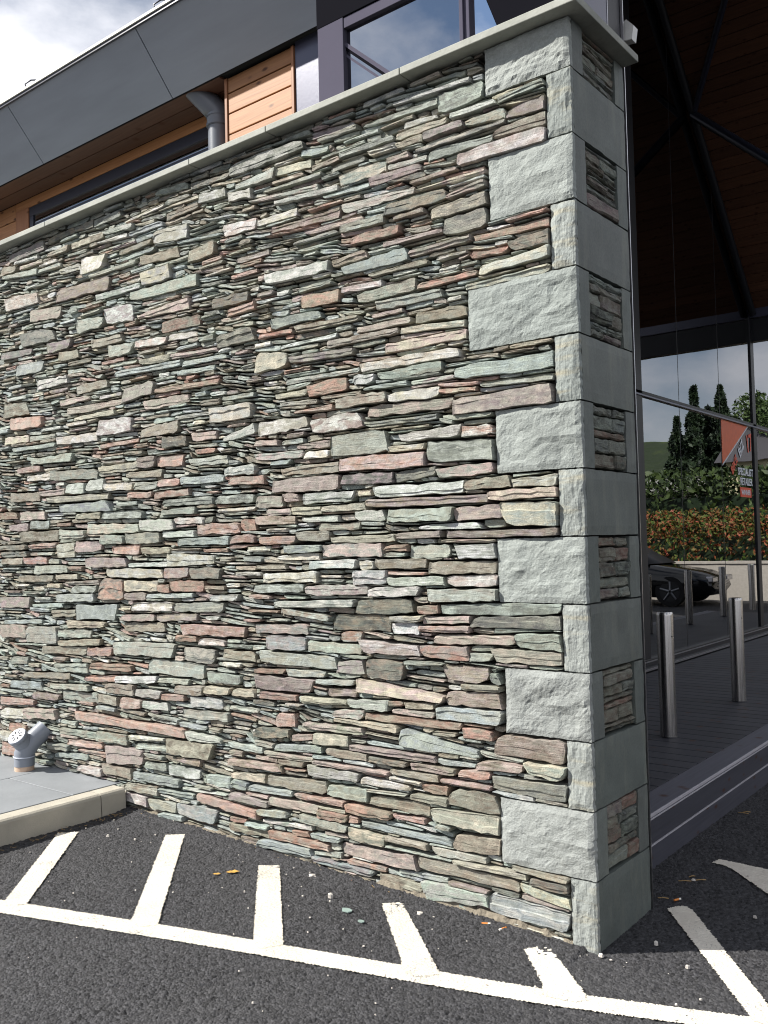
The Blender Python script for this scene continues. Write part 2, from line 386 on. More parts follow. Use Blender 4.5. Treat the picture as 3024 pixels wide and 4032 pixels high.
def stone_geo(xs, top, bot, R, prot, back=0.07, shear0=0.0, shear1=0.0, edge=0.004, tilt=(0, 0), bulge=0.004):
    """front-faced rubble stone; columns xs with top/bottom profile; front towards -y"""
    n = len(xs); zm = sum(top + bot) / (2 * n); xm = (xs[0] + xs[-1]) / 2; L = xs[-1] - xs[0]
    V = []; F = []; NR = 8
    step = R.choice((-1, 1)) * R.uniform(.002, .006) if R.random() < .45 else R.uniform(-.0012, .0012)
    fm = R.uniform(0.32, 0.68)
    for i in range(n):
        h = top[i] - bot[i]; ins = min(edge * R.uniform(0.5, 1.3), h * 0.3)
        ex = (edge * R.uniform(0.4, 1.1)) * (1 if i == 0 else -1 if i == n - 1 else 0)
        ex = max(min(ex, L * 0.2), -L * 0.2)
        fm = min(.72, max(.28, fm + R.uniform(-.09, .09)))
        zl = bot[i] + h * fm
        rows = [(top[i], None), (top[i], 0), (top[i] - ins, 1), (zl + min(.0012, h * .05), 1), (zl - min(.0012, h * .05), 2), (bot[i] + ins, 2), (bot[i], 0), (bot[i], None)]
        for z, k in rows:
            u = (xs[i] - xs[0]) / L
            x = xs[i] + ((1 - u) * shear0 + u * shear1) * (z - zm)
            if k is None: y = back
            else:
                y = -prot + tilt[0] * (z - zm) + tilt[1] * (x - xm) - (step if k == 1 else 0)
                if k == 0: y += R.uniform(0.4, 1.0) * edge
                else: y += -bulge + R.uniform(-0.0022, 0.0022); x += ex
            V.append((x, y, z))
    for i in range(n - 1):
        for r in range(NR - 1):
            a = i * NR + r; F.append((a, a + 1, a + NR + 1, a + NR))
    F.append((1, 6, 5, 4, 3, 2)); F.append((0, 7, 6, 1))
    k = (n - 1) * NR
    F.append((k + 1, k + 2, k + 3, k + 4, k + 5, k + 6)); F.append((k, k + 1, k + 6, k + 7))
    return V, F

def set_cols(me, A, B, seed):
    """point colours; A, B lists per vertex or single"""
    n = len(me.vertices)
    for nm, C in (('ColA', A), ('ColB', B)):
        at = me.attributes.new(nm, 'FLOAT_COLOR', 'POINT')
        arr = np.empty((n, 4), np.float32)
        arr[:, :3] = np.array(C, np.float32); arr[:, 3] = seed
        at.data.foreach_set('color', arr.ravel())

STONES = """
-3244,565,513,-2263,562,516pr
-3413,3060,2990,-2857,3039,2966ov
-2873,980,912,-2346,997,919tg
-2696,2919,2866,-2110,2901,2839gt
-3765,1033,936,-3427,1049,947tg
-2566,905,831,-2113,904,831gt
-3404,1773,1728,-2884,1775,1711bg
-3218,1181,1092,-2854,1193,1100gb
-558,2065,2000,-108,2078,1998pv
-2946,403,303,-2621,411,334vp
-1852,3390,3328,-1346,3374,3325dw
-693,1907,1819,-378,1896,1806gd
-2421,497,423,-2062,513,429ot
-1174,1874,1813,-701,1866,1807pr
-1215,1979,1890,-904,1979,1885tg
-3474,1979,1922,-3005,1960,1901t
-3014,2240,2148,-2685,2223,2143vw
-3825,1624,1559,-3407,1621,1554ot
-3982,3121,3037,-3615,3094,3028pw
-1702,997,939,-1220,992,938gt
-3925,2346,2263,-3569,2327,2261rp
-411,737,657,-108,745,655po
-2282,1102,1047,-1810,1104,1048r
-2915,2867,2766,-2657,2850,2748wv
-543,2195,2145,-108,2198,2133gb
-4022,2450,2351,-3740,2431,2350to
-2936,1389,1337,-2431,1387,1339y
-452,122,57,-108,117,43bw
-1595,1801,1746,-1183,1806,1739pv
-2996,1333,1216,-2774,1329,1220rd
-4072,1031,953,-3770,1046,962pt
-3786,2856,2779,-3434,2836,2771dt
-3116,1645,1588,-2636,1633,1587yg
-3695,2995,2918,-3366,2968,2894pt
-1742,878,813,-1372,883,817pv
-341,1640,1540,-108,1632,1538gy
-2972,1710,1671,-2594,1706,1661gd
-1010,2091,2040,-563,2078,2031pt
-645,1238,1195,-108,1252,1210gd
-982,1738,1691,-517,1738,1683gw
-2022,2194,2117,-1727,2198,2117w
-503,3054,3008,-108,3056,2991pw
-1214,176,125,-799,199,139pv
-794,199,149,-317,191,150ot
-3594,923,877,-3138,941,889ot
-4069,1207,1143,-3735,1217,1146vt
-2174,253,212,-1744,235,187rp
-2461,3195,3134,-2182,3178,3099tw
-1238,1178,1110,-908,1181,1116d
-877,721,637,-491,665,635bg
-3510,1820,1783,-2905,1814,1780ty
-1617,2793,2738,-1214,2780,2728wg
-2750,2387,2302,-2479,2402,2328tv
-3787,535,468,-3452,554,493pt
-2391,1465,1399,-2023,1453,1409yw
-1103,906,849,-638,868,834py
-768,105,33,-455,110,66gw
-3146,3203,3108,-2905,3176,3107w
-3421,2177,2131,-3019,2173,2121wy
-1035,2278,2241,-518,2278,2235wy
-3929,3392,3341,-3532,3396,3343vd
-1022,1683,1647,-404,1673,1643ov
-1338,2061,1998,-1037,2073,1999pw
-3693,2071,2033,-3247,2072,2018t
-712,407,360,-387,423,350ty
-1694,2091,2020,-1361,2088,2035wt
-2349,170,120,-2040,191,110bw
-2413,2706,2636,-2097,2694,2635tr
-634,498,429,-388,508,427to
-426,576,523,-108,584,515tg
-2578,3003,2928,-2317,2994,2917yw
-1288,1493,1438,-940,1493,1434gp
-3120,1451,1398,-2736,1451,1401pv
-592,3340,3248,-378,3323,3246gd
-1665,413,367,-1297,432,371to
-2624,2776,2751,-2185,2794,2730py
-3938,1871,1813,-3611,1862,1802t
-684,821,769,-378,830,770bw
-910,1639,1580,-573,1630,1575gt
-2347,1208,1164,-1950,1223,1170g
-2993,300,238,-2733,300,236ot
-2611,2146,2098,-2281,2162,2099to
-3297,2338,2297,-2765,2334,2304pt
-4084,299,212,-3863,299,218rp
-3843,2666,2599,-3554,2658,2597bg
-1128,2730,2689,-766,2742,2680bg
-499,1190,1150,-108,1207,1154dt
-2811,2490,2455,-2254,2477,2445g
-2622,1653,1593,-2330,1651,1588wg
-3804,752,719,-3303,781,741t
-1696,2428,2328,-1485,2400,2328ty
-2574,2298,2248,-2203,2294,2247tp
-3385,673,623,-3031,683,632tg
-3415,1240,1190,-3049,1250,1202g
-1092,1245,1189,-788,1257,1197do
-3185,2844,2758,-2927,2821,2768tg
-2714,287,239,-2324,294,251gb
-708,1299,1249,-378,1306,1253tg
-3616,2549,2483,-3301,2539,2494gw
-3917,923,917,-3544,941,928w
-2779,1094,1039,-2425,1101,1057t
-584,2814,2739,-378,2816,2738dt
-1967,2551,2489,-1697,2559,2492td
-1666,1366,1318,-1320,1373,1321wy
-2767,1325,1262,-2484,1327,1270ty
-633,887,834,-378,895,834op
-2266,985,914,-2024,982,913dt
-403,1071,1015,-108,1070,1017ty
-2747,1582,1527,-2446,1582,1525dt
-1071,1077,1017,-758,1066,1018pw
-1574,3013,2984,-1143,3003,2955op
-4081,504,448,-3803,525,462w
-3967,689,641,-3615,700,654bd
-3653,1410,1358,-3315,1413,1368g
-897,2344,2304,-487,2344,2304py
-2295,1546,1506,-1913,1548,1503g
-3420,964,933,-2988,996,954t
-3447,826,781,-3117,846,794g
-697,1409,1359,-378,1413,1365ot
-2154,1613,1562,-1834,1610,1561rp
-1735,1120,1076,-1393,1132,1083pg
-3215,2464,2410,-2891,2462,2418to
-3840,1750,1693,-3562,1743,1688pt
-4040,2779,2729,-3681,2758,2720dv
-607,324,255,-383,337,274oy
-876,2944,2891,-567,2939,2890do
-1186,2141,2094,-895,2143,2092to
-2282,665,619,-1935,677,633tg
-2982,1967,1928,-2635,1975,1925ty
-1597,1232,1204,-1101,1249,1215gw
-1393,1306,1264,-1030,1313,1270wv
-3426,1536,1454,-3242,1542,1457yw
-1653,1072,1007,-1400,1069,1013bv
-2580,3090,3046,-2259,3072,3020yo
-1067,760,730,-560,766,735or
-1133,3012,2967,-728,2987,2957wp
-3006,2963,2926,-2593,2952,2921gw
-1040,992,920,-841,991,912od
-1048,2591,2544,-730,2598,2550tg
-605,1535,1507,-108,1535,1504ov
-2369,1323,1263,-2108,1325,1270ro
-1403,1730,1681,-1091,1727,1680gw
-3234,1550,1488,-2984,1545,1489v
-3417,452,415,-3042,464,421g
-1541,1853,1823,-1181,1865,1813to
-1912,3105,3040,-1682,3095,3032pw
-4079,579,530,-3694,588,560rp
-690,1113,1075,-299,1123,1085pt
-3029,473,419,-2753,480,427og
-3502,2758,2693,-3257,2751,2697vt
-1042,412,368,-732,417,367to
-1581,2569,2518,-1267,2563,2521bg
-2410,1751,1715,-2021,1751,1712dg
-2887,2650,2583,-2661,2632,2575tg
-3034,2707,2653,-2757,2696,2653to
-647,2875,2821,-378,2871,2824ty
-2855,795,757,-2490,820,780wg
-1142,3151,3095,-873,3144,3093gy
-2693,1205,1163,-2359,1211,1167wy
-3829,1349,1311,-3470,1354,1313ot
-1404,498,442,-1105,495,456tw
-3419,1027,986,-3083,1040,996g
-4015,2232,2183,-3726,2224,2177yp
-3087,853,818,-2701,864,826ro
-2942,746,695,-2690,757,699ot
-1357,2225,2169,-1116,2235,2177o
-2474,2349,2324,-1949,2336,2309or
-1386,1056,1010,-1076,1053,1010tg
-3313,1089,1044,-2949,1088,1058y
-413,2580,2540,-108,2599,2553w
-890,2127,2092,-624,2131,2082wy
-3906,2154,2125,-3430,2150,2123g
-2173,3032,2968,-1977,3047,2973ot
-1164,1802,1757,-872,1794,1747dv
-1738,104,68,-1385,118,77g
-834,1950,1917,-529,1964,1909tw
-4083,368,308,-3869,369,306w
-2412,360,310,-2160,372,317gw
-751,1066,1012,-517,1071,1011rv
-1289,424,372,-1057,434,372gt
-2214,1387,1332,-1979,1390,1333do
-1667,155,116,-1288,154,123rp
-2790,221,176,-2495,234,190t
-1465,2372,2340,-1072,2358,2324vt
-1229,2410,2375,-824,2407,2378to
-650,1790,1749,-378,1801,1754pg
-1384,2641,2585,-1154,2632,2577ro
-2868,1517,1466,-2625,1521,1467p
-1096,292,266,-624,294,267g
-2282,3106,3089,-1924,3074,3058bg
-945,2538,2498,-604,2531,2496tg
-1932,457,423,-1563,471,436op
-1990,2741,2695,-1734,2738,2686od
-3251,3317,3280,-2914,3307,3269y
-2206,1954,1915,-1908,1954,1908g
-2269,1863,1824,-1944,1857,1819gb
-3407,1623,1572,-3139,1615,1571t
-1658,311,272,-1350,320,277pt
-1730,1311,1270,-1412,1317,1278gd
-1939,1890,1844,-1715,1893,1842b
-1422,2509,2473,-1041,2498,2468ot
-638,994,936,-431,995,933vo
-2579,163,112,-2354,171,118tg
-3506,704,677,-3105,725,690g
-2495,1148,1107,-2165,1157,1122vo
-2469,1983,1930,-2248,1981,1922p
-572,1627,1574,-344,1635,1578pv
-942,2225,2192,-606,2232,2191gt
-404,1688,1646,-108,1685,1648yp
-2979,1580,1528,-2761,1578,1528g
-3471,304,271,-3132,329,290gb
-1102,1376,1314,-918,1379,1319b
-3332,392,360,-2990,412,373pr
-2218,734,684,-1985,742,690bw
-2415,2088,2023,-2215,2077,2022od
-1071,2852,2807,-803,2842,2796or
-4006,3269,3252,-3603,3241,3199t
-299,1135,1083,-108,1138,1074gt
-735,2447,2405,-484,2445,2393ot
-2004,1750,1708,-1733,1747,1702gd
-487,2521,2497,-108,2529,2495yg
-913,1346,1307,-626,1353,1313gw
-3130,937,889,-2887,950,903rp
-3792,1463,1420,-3534,1465,1418vr
-559,1478,1420,-378,1480,1419gw
-2090,871,821,-1848,865,820gd
-1814,3285,3255,-1541,3294,3241g
-1149,614,590,-688,615,590pv
-4025,1067,1042,-3591,1085,1057g
-2746,1920,1890,-2425,1918,1878t
-1365,1421,1383,-1091,1426,1382wb
-1552,1202,1176,-1246,1175,1147og
-979,1425,1382,-712,1425,1384ot
-650,3114,3067,-342,3092,3067gd
-1025,1302,1263,-751,1308,1268wg
-337,3102,3074,-108,3113,3059to
-797,1480,1427,-592,1479,1429gt
-1493,2271,2243,-1048,2266,2246g
-3748,1970,1932,-3475,1966,1924y
-1458,266,225,-1175,258,222gt
-2634,2634,2596,-2357,2614,2574wp
-2493,1796,1759,-2209,1804,1765rp
-1425,684,657,-1069,694,661tp
-3999,421,371,-3789,425,377ro
-1231,1526,1499,-872,1530,1498ty
-3490,1143,1102,-3226,1154,1114o
-4064,1500,1466,-3747,1500,1467d
-3544,350,311,-3326,358,321g
-3234,2277,2254,-2830,2281,2251ty
-1967,989,947,-1739,989,938o
-2940,1868,1829,-2679,1861,1819y
-3050,3085,3064,-2613,3083,3056t
-1721,1634,1590,-1456,1628,1592op
-963,3085,3043,-686,3077,3044pv
-2252,556,508,-1989,550,521gw
-3314,1891,1837,-3126,1884,1827w
-611,1353,1310,-378,1359,1315pw
-3111,1897,1839,-2947,1899,1839w
-1616,565,530,-1319,586,552g
-1712,1937,1906,-1394,1931,1897pg
-3485,3400,3363,-3204,3409,3372d
-3960,1668,1627,-3744,1675,1626v
-3270,1292,1251,-3011,1294,1255dg
-2791,1140,1102,-2501,1144,1111pt
-1941,141,101,-1672,148,112to
-998,3336,3317,-597,3321,3290gd
-3374,2683,2632,-3180,2676,2622o
-1364,642,594,-1158,651,601yt
-2699,441,412,-2421,462,427tg
-3007,3397,3354,-2745,3388,3354d
-2426,1587,1551,-2172,1583,1549wg
-827,3375,3357,-433,3352,3333wg
-1937,299,258,-1663,288,258vt
-1724,3182,3166,-1272,3145,3117pg
-3606,1864,1830,-3338,1865,1829p
-3693,639,602,-3402,644,613v
-3726,1684,1637,-3513,1681,1635gd
-1181,356,311,-931,354,320or
-3243,252,220,-3000,268,218pw
-437,2708,2684,-108,2705,2671or
-1749,630,579,-1518,640,605d
-2425,1391,1339,-2226,1391,1344vr
-1444,1556,1507,-1240,1554,1506to
-4035,3335,3273,-3843,3307,3269t
-1241,720,704,-884,726,689yt
-1154,809,772,-931,824,773wg
-1172,253,202,-964,248,204ty
-2624,680,631,-2403,683,644w
-1710,1731,1677,-1531,1729,1675tp
-999,88,50,-773,88,44ot
-1032,2023,1999,-639,2019,1994gt
-3376,2393,2356,-3070,2392,2366p
-2090,3308,3261,-1890,3293,3244wt
-3863,2021,1987,-3591,2020,1983p
-285,2649,2610,-108,2663,2601od
-2809,681,622,-2638,683,629pr
-1675,527,502,-1373,528,505tp
-2334,2517,2489,-1972,2500,2477pt
-4065,1456,1422,-3801,1458,1420t
-2635,1996,1938,-2475,1992,1930vp
-2599,1504,1467,-2365,1504,1468yo
-1667,3069,3039,-1406,3070,3027yw
-1897,1833,1799,-1649,1832,1789pr
-2584,1252,1227,-2192,1262,1238g
-2685,736,695,-2459,742,702wv
-1382,88,63,-1033,87,58bv
-1717,198,179,-1386,222,197gw
-867,1791,1745,-655,1805,1768td
-4064,1539,1510,-3764,1543,1510t
-2151,3382,3344,-1852,3357,3333d
-712,3137,3116,-282,3134,3115td
-3964,838,790,-3767,849,802t
-717,252,218,-461,252,231gt
-275,3164,3129,-108,3172,3115ov
-2338,783,744,-2121,792,746ot
-4061,1750,1706,-3849,1746,1703o
-2242,2467,2435,-1906,2457,2434g
-1803,351,318,-1504,359,331g
-1687,1538,1501,-1444,1539,1500p
-2355,3271,3232,-2097,3271,3239od
-1541,3288,3250,-1307,3269,3229ty
-2330,1655,1619,-2100,1650,1616wp
-3026,679,635,-2837,678,632to
-2118,350,309,-1935,362,305b
-1928,2046,2016,-1709,2092,2040w
-2303,262,248,-1956,278,269wg
-3340,1313,1297,-3003,1328,1296t
-1541,3129,3112,-1147,3106,3078wg
-616,220,201,-282,227,203yt
-3149,774,748,-2860,795,761rv
-1351,2942,2917,-1011,2939,2913pv
-3230,1711,1680,-2980,1710,1671t
-762,2718,2689,-452,2717,2690tp
-2658,1864,1818,-2465,1856,1811t
-2184,2086,2039,-1990,2079,2037pv
-272,646,602,-108,648,590gy
-2430,1695,1671,-2157,1707,1668g
-1279,852,808,-1108,860,820ov
-2595,2523,2495,-2334,2517,2482yt
-812,2399,2373,-493,2382,2354yg
-3199,3401,3369,-3013,3406,3356d
-1215,972,921,-1061,985,928vt
-3717,2209,2176,-3437,2206,2179g
-1249,754,722,-1072,770,727pg
-2286,2425,2393,-1998,2416,2389g
-3737,1538,1514,-3433,1550,1518pr
-3709,1175,1152,-3375,1187,1160b
-513,1734,1698,-306,1742,1698ot
-2772,168,126,-2591,169,118vw
-1304,1590,1557,-1069,1589,1554ot
-1520,1491,1455,-1293,1497,1459g
-2429,3409,3383,-2171,3399,3361d
-1929,390,360,-1688,410,371ty
-3221,350,333,-2952,359,328p
-2769,1254,1212,-2584,1260,1215v
-2729,1422,1397,-2392,1424,1399w
-1129,3245,3216,-823,3237,3211gd
-301,1728,1695,-108,1736,1691yw
-1365,521,503,-940,523,503pv
-755,1147,1122,-504,1156,1127pr
-1052,2443,2416,-758,2442,2413pt
-1136,2912,2881,-884,2905,2871gt
-1195,2772,2731,-990,2779,2742op
-2051,1252,1222,-1849,1263,1230g
-3356,3178,3144,-3151,3184,3141y
-2670,3239,3219,-2386,3249,3213g
-2351,2621,2585,-2129,2613,2577w
-2914,3307,3283,-2641,3294,3260w
-1094,484,449,-822,479,457wy
-1576,1448,1428,-1312,1456,1425y
-2103,801,755,-1916,800,763yt
-723,2574,2545,-428,2570,2546ro
-1094,1637,1592,-931,1637,1589gw
-2964,2095,2069,-2632,2100,2079rp
-1607,705,645,-1477,718,658r
-817,3237,3205,-552,3228,3201ty
-2767,3165,3138,-2482,3169,3142t
-1288,583,549,-1056,584,551to
-1864,3255,3206,-1706,3238,3190tw
-961,212,202,-623,216,207gt
-1291,1666,1639,-1036,1673,1640ty
-310,189,158,-108,170,131yg
-903,1155,1104,-755,1157,1110b
-1436,802,770,-1162,808,784ty
-425,2117,2096,-108,2113,2087g
-2495,230,205,-2216,239,211g
-1896,1552,1506,-1724,1551,1510p
-1530,918,886,-1295,923,892gy
-1712,801,768,-1470,802,774p
-1486,355,330,-1188,361,336pr
-738,1186,1154,-505,1195,1165pt
-2485,812,784,-2233,819,791g
-2150,1033,998,-1954,1038,1001wp
-2813,3120,3103,-2462,3121,3097g
-1621,3204,3189,-1240,3193,3171t
-467,3183,3159,-280,3187,3140yg
-487,633,594,-288,632,600op
-822,576,547,-595,580,547op
-521,1953,1910,-378,1952,1910rw
-2721,1809,1775,-2512,1801,1768r
-2454,730,694,-2266,738,703pr
-2464,3019,3001,-2181,3016,2996t
-1930,537,510,-1698,538,505g
-1345,301,265,-1170,304,269r
-1528,2436,2418,-1173,2439,2418wg
-895,2784,2761,-592,2778,2756pv
-2311,2187,2165,-2027,2183,2162g
-2741,481,455,-2431,497,479y
-1296,3385,3351,-1052,3366,3344vw
-1611,2977,2969,-1269,2954,2943pr
-672,3197,3162,-475,3192,3160vd
-929,539,516,-680,544,513to
-2465,1860,1823,-2281,1856,1820p
-1878,2667,2632,-1693,2678,2641p
-3486,3303,3280,-3263,3312,3276t
-2729,3326,3309,-2374,3335,3315w
-976,2661,2645,-665,2668,2642ot
-2604,353,320,-2423,366,326gd
-1236,3077,3059,-970,3073,3045g
-3437,1354,1327,-3214,1359,1328t
-750,1562,1546,-447,1567,1540wg
-1434,1959,1936,-1229,1965,1928pt
-3596,3228,3205,-3349,3228,3198yg
-1135,2635,2608,-909,2627,2598wp
-723,2969,2958,-378,2967,2944yp
-2426,3311,3302,-2101,3312,3291ty
-1905,801,764,-1744,807,766yt
-826,453,422,-639,457,424ot
-863,1533,1508,-635,1537,1509v
-1470,1669,1634,-1295,1668,1632yt
-1570,2209,2183,-1362,2214,2183ty
-1408,1622,1598,-1188,1624,1593w
-1302,3237,3207,-1136,3236,3209op
-1739,243,214,-1546,258,226yg
-3814,3297,3273,-3561,3292,3270yp
-552,752,709,-416,747,711o
-307,3224,3199,-108,3238,3210gt
-583,584,551,-429,592,558rp
-266,218,190,-108,225,187od
-1380,110,91,-1219,130,104g
-1940,2243,2220,-1705,2240,2214t
-3871,3336,3317,-3602,3324,3301w
-1190,1102,1065,-1076,1109,1064rg
-1051,578,551,-840,576,550od
-897,123,108,-649,140,114bg
-1841,3416,3405,-1558,3397,3384d
-1259,3344,3323,-1025,3342,3319t
-1347,885,864,-1116,895,868g
-1381,1920,1886,-1230,1922,1884wy
-1823,1624,1572,-1722,1624,1569ro
-1983,1684,1665,-1720,1687,1665w
-1185,3197,3168,-990,3197,3171g
-1930,357,315,-1808,352,314b
-557,2905,2883,-378,2923,2892p
-553,924,897,-378,925,901t
-2980,3262,3252,-2703,3254,3227wt
-915,794,774,-693,795,767p
-458,2645,2614,-285,2637,2607ro
-1639,1667,1636,-1474,1669,1637pt
-1367,3323,3292,-1200,3297,3272g
-764,502,468,-639,503,465ro
-899,1904,1878,-704,1903,1877y
-2332,1041,1009,-2168,1044,1013o
-2332,413,391,-2148,422,387v
-2479,1306,1262,-2376,1307,1263r
-1557,3412,3400,-1303,3405,3376d
-1391,190,166,-1219,195,165bg
-960,251,231,-741,257,232to
-533,3231,3209,-313,3224,3201gw
-864,3116,3091,-658,3101,3078t
-2669,3034,3007,-2474,3034,3010g
-666,534,515,-434,536,513rp
-1076,2233,2189,-964,2224,2181w
-1536,2165,2147,-1306,2159,2135g
-1717,2005,1974,-1558,1995,1965pv
-1184,113,92,-964,118,95vr
-770,3269,3239,-599,3256,3238wt
-1430,2906,2892,-1154,2906,2885g
-2487,106,84,-2295,115,87b
-1437,2114,2100,-1209,2123,2096pr
-1741,908,886,-1540,917,892ro
-1661,2508,2486,-1446,2502,2481rp
-2096,2242,2211,-1946,2239,2209t
-1020,2175,2158,-783,2174,2151g
-1246,3262,3247,-985,3263,3246g
-3195,3217,3205,-3011,3227,3208d
-344,248,231,-108,248,229to
-767,2168,2149,-544,2170,2148gv
-903,1184,1158,-738,1189,1161wy
-1999,3335,3319,-1782,3304,3292y
-2006,3413,3388,-1857,3406,3376d
-818,3196,3168,-677,3195,3163yo
-1536,3307,3291,-1368,3303,3288y
-636,1502,1488,-378,1496,1483py
-644,128,110,-458,126,115v
-1593,496,473,-1425,501,476o
-920,350,330,-755,357,329rp
-3575,3254,3239,-3387,3259,3233yw
-836,999,981,-641,1003,991t
-513,1048,1011,-407,1050,1015t
-868,3146,3119,-751,3144,3117po
-1813,311,297,-1663,314,298p
-744,3007,2993,-508,3009,2992op
-1554,3227,3210,-1354,3222,3202yo
-3307,1404,1377,-3167,1403,1376r
-761,1229,1194,-652,1235,1201o
-1494,621,590,-1369,635,607p
-1868,91,61,-1743,96,67v
-1519,1736,1698,-1423,1735,1697pv
-624,2115,2093,-443,2104,2086ry
-1822,168,148,-1672,173,151g
-2846,3197,3183,-2621,3191,3174v
-841,826,800,-696,829,807oy
-894,3284,3273,-719,3290,3272t
-3283,3258,3243,-3095,3253,3231g
-1751,494,476,-1602,500,475po
-623,2137,2121,-429,2124,2106p
-1749,568,541,-1621,564,541t
-963,3201,3175,-818,3187,3168y
-2150,3401,3385,-2016,3409,3378d
-927,1480,1457,-804,1484,1455ro
-424,972,931,-378,974,932d
-1350,317,306,-1186,323,307ty
-857,31,18,-713,29,19g
-1108,3290,3280,-909,3287,3268gw
-1940,175,148,-1827,177,154o
-1065,1416,1379,-988,1418,1382y
-288,2734,2722,-108,2739,2722pr
-935,505,488,-769,502,487w
-905,1372,1356,-713,1369,1356r
-1086,1728,1703,-1000,1728,1699yp
-1513,179,158,-1404,191,164o
-1604,1893,1873,-1477,1895,1873g
-1931,500,470,-1837,502,475p
-932,1452,1431,-817,1453,1433g
-1056,434,422,-840,445,434gy
-670,3055,3043,-508,3040,3023g
-1554,447,428,-1414,450,434o
-550,2937,2930,-378,2942,2927w
-1373,542,527,-1203,545,533g
-1554,463,450,-1418,468,456r
-1311,211,195,-1176,213,198p
-926,824,802,-849,828,806o
-985,2944,2930,-878,2943,2920g
-1166,304,271,-1111,304,272r
-245,3199,3194,-108,3192,3185t
-1274,41,29,-1107,46,40g
"""
def ground_z(x): return 0.03 * -x if -6 < x < 0 else (0.0 if x >= 0 else 0.18)

# ------------------------------------------------------------------ ground
asphalt = None
def build_ground():
    global asphalt
    xs = [-500, -60, -6, 0, 60, 500]; ys = [-500, -60, -5, 0, 5, 60, 500]
    V = [(x, y, ground_z(x) - 0.012) for y in ys for x in xs]; nx = len(xs)
    Fc = [(j * nx + i, j * nx + i + 1, (j + 1) * nx + i + 1, (j + 1) * nx + i) for j in range(len(ys) - 1) for i in range(nx - 1)]
    asphalt = link('asphalt', mesh_from('asphalt', V, Fc, M['asphalt'])); tag(asphalt, kind='structure')
    # near field: real coarse chippings
    x0, x1, y0, y1, st = -3.3, 1.7, -2.3, 2.9, 0.0088
    nx, ny = int((x1 - x0) / st), int((y1 - y0) / st)
    gx, gy = np.meshgrid(np.linspace(x0, x1, nx), np.linspace(y0, y1, ny))
    jx = rng.uniform(-.36, .36, gx.shape) * st; jy = rng.uniform(-.36, .36, gx.shape) * st
    base = np.where(gx < 0, -0.03 * gx, 0.0)
    X = gx + jx; Y = gy + jy
    wav = 0.004 * np.sin(gx * 2.1 + 1.0) * np.sin(gy * 1.7)
    # asphalt rises a little against the wall foot
    foot = 0.012 * np.exp(-((gy + 0.02) / 0.09) ** 2) * (gx < -0.05)
    Z = base + wav + foot + rng.normal(0, 1, gx.shape).clip(-1.8, 1.8) * 0.0025
    co = np.stack([X, Y, Z], -1).reshape(-1, 3).astype(np.float32)
    idx = np.arange(nx * ny).reshape(ny, nx)
    q = np.stack([idx[:-1, :-1], idx[:-1, 1:], idx[1:, 1:], idx[1:, :-1]], -1).reshape(-1, 4)
    # leave out what lies under the wall and the building
    cx, cy = gx[:-1, :-1].ravel(), gy[:-1, :-1].ravel()
    keep = ~((cx < -0.02) & (cy > 0.06)) & ~((cx < -2.80) & (cy < 0.1)) | ((cx > -0.2) & (cy > 0.5))
    keep &= ~((cx < -0.19) & (cy > 0.5))
    q = q[keep]
    me = bpy.data.meshes.new('chippings'); me.vertices.add(len(co)); me.vertices.foreach_set('co', co.ravel())
    me.loops.add(q.size); me.loops.foreach_set('vertex_index', q.ravel().astype(np.int32))
    me.polygons.add(len(q)); me.polygons.foreach_set('loop_start', (np.arange(len(q)) * 4).astype(np.int32))
    me.materials.append(M['asphalt']); me.update(); me.validate()
    o = link('chippings', me, asphalt); o['kind'] = 'stuff'
build_ground()
def road_z(x, y):
    return (-0.03 * x if x < 0 else 0.0) + 0.004 * math.sin(x * 2.1 + 1.0) * math.sin(y * 1.7)

def inside(poly, x, y):
    c = np.zeros(x.shape, bool); n = len(poly)
    for i in range(n):
        xa, ya = poly[i]; xb, yb = poly[(i + 1) % n]
        cond = ((ya > y) != (yb > y)) & (x < (xb - xa) * (y - ya) / ((yb - ya) or 1e-9) + xa)
        c ^= cond
    return c
def paint(name, poly, lift, ragged=0.0009):
    st = 0.0048; px = [p[0] for p in poly]; py = [p[1] for p in poly]
    gx, gy = np.meshgrid(np.arange(min(px) - .02, max(px) + .02, st), np.arange(min(py) - .02, max(py) + .02, st))
    # smooth random warp of the outline
    w1 = rng.normal(0, 1, gx.shape); w2 = rng.normal(0, 1, gx.shape)
    for _ in range(2):
        w1 = (w1 + np.roll(w1, 1, 0) + np.roll(w1, 1, 1) + np.roll(w1, -1, 0)) / 4; w2 = (w2 + np.roll(w2, 1, 0) + np.roll(w2, 1, 1) + np.roll(w2, -1, 1)) / 4
    ins = inside(poly, gx + w1 * ragged * 3, gy + w2 * ragged * 3)
    ny, nx = gx.shape; idx = np.arange(nx * ny).reshape(ny, nx)
    fm = ins[:-1, :-1] & ins[1:, 1:]
    q = np.stack([idx[:-1, :-1], idx[:-1, 1:], idx[1:, 1:], idx[1:, :-1]], -1)[fm]
    Z = np.where(gx < 0, -0.03 * gx, 0) + 0.004 * np.sin(gx * 2.1 + 1.0) * np.sin(gy * 1.7) + lift + rng.normal(0, 0.0005, gx.shape)
    co = np.stack([gx + rng.uniform(-.3, .3, gx.shape) * st, gy + rng.uniform(-.3, .3, gx.shape) * st, Z], -1).reshape(-1, 3)
    used = np.unique(q); mp = -np.ones(nx * ny, int); mp[used] = np.arange(len(used))
    me = mesh_from(name, co[used].tolist(), mp[q].tolist(), M['paint'])
    o = link(name, me, asphalt); o['kind'] = 'structure' if False else ''
    del o['kind']
    return o
def on_line(x, lo): return (-1.154 + 0.3555 * (x + 2.011)) if lo else (-1.084 + 0.3510 * (x + 2.139))
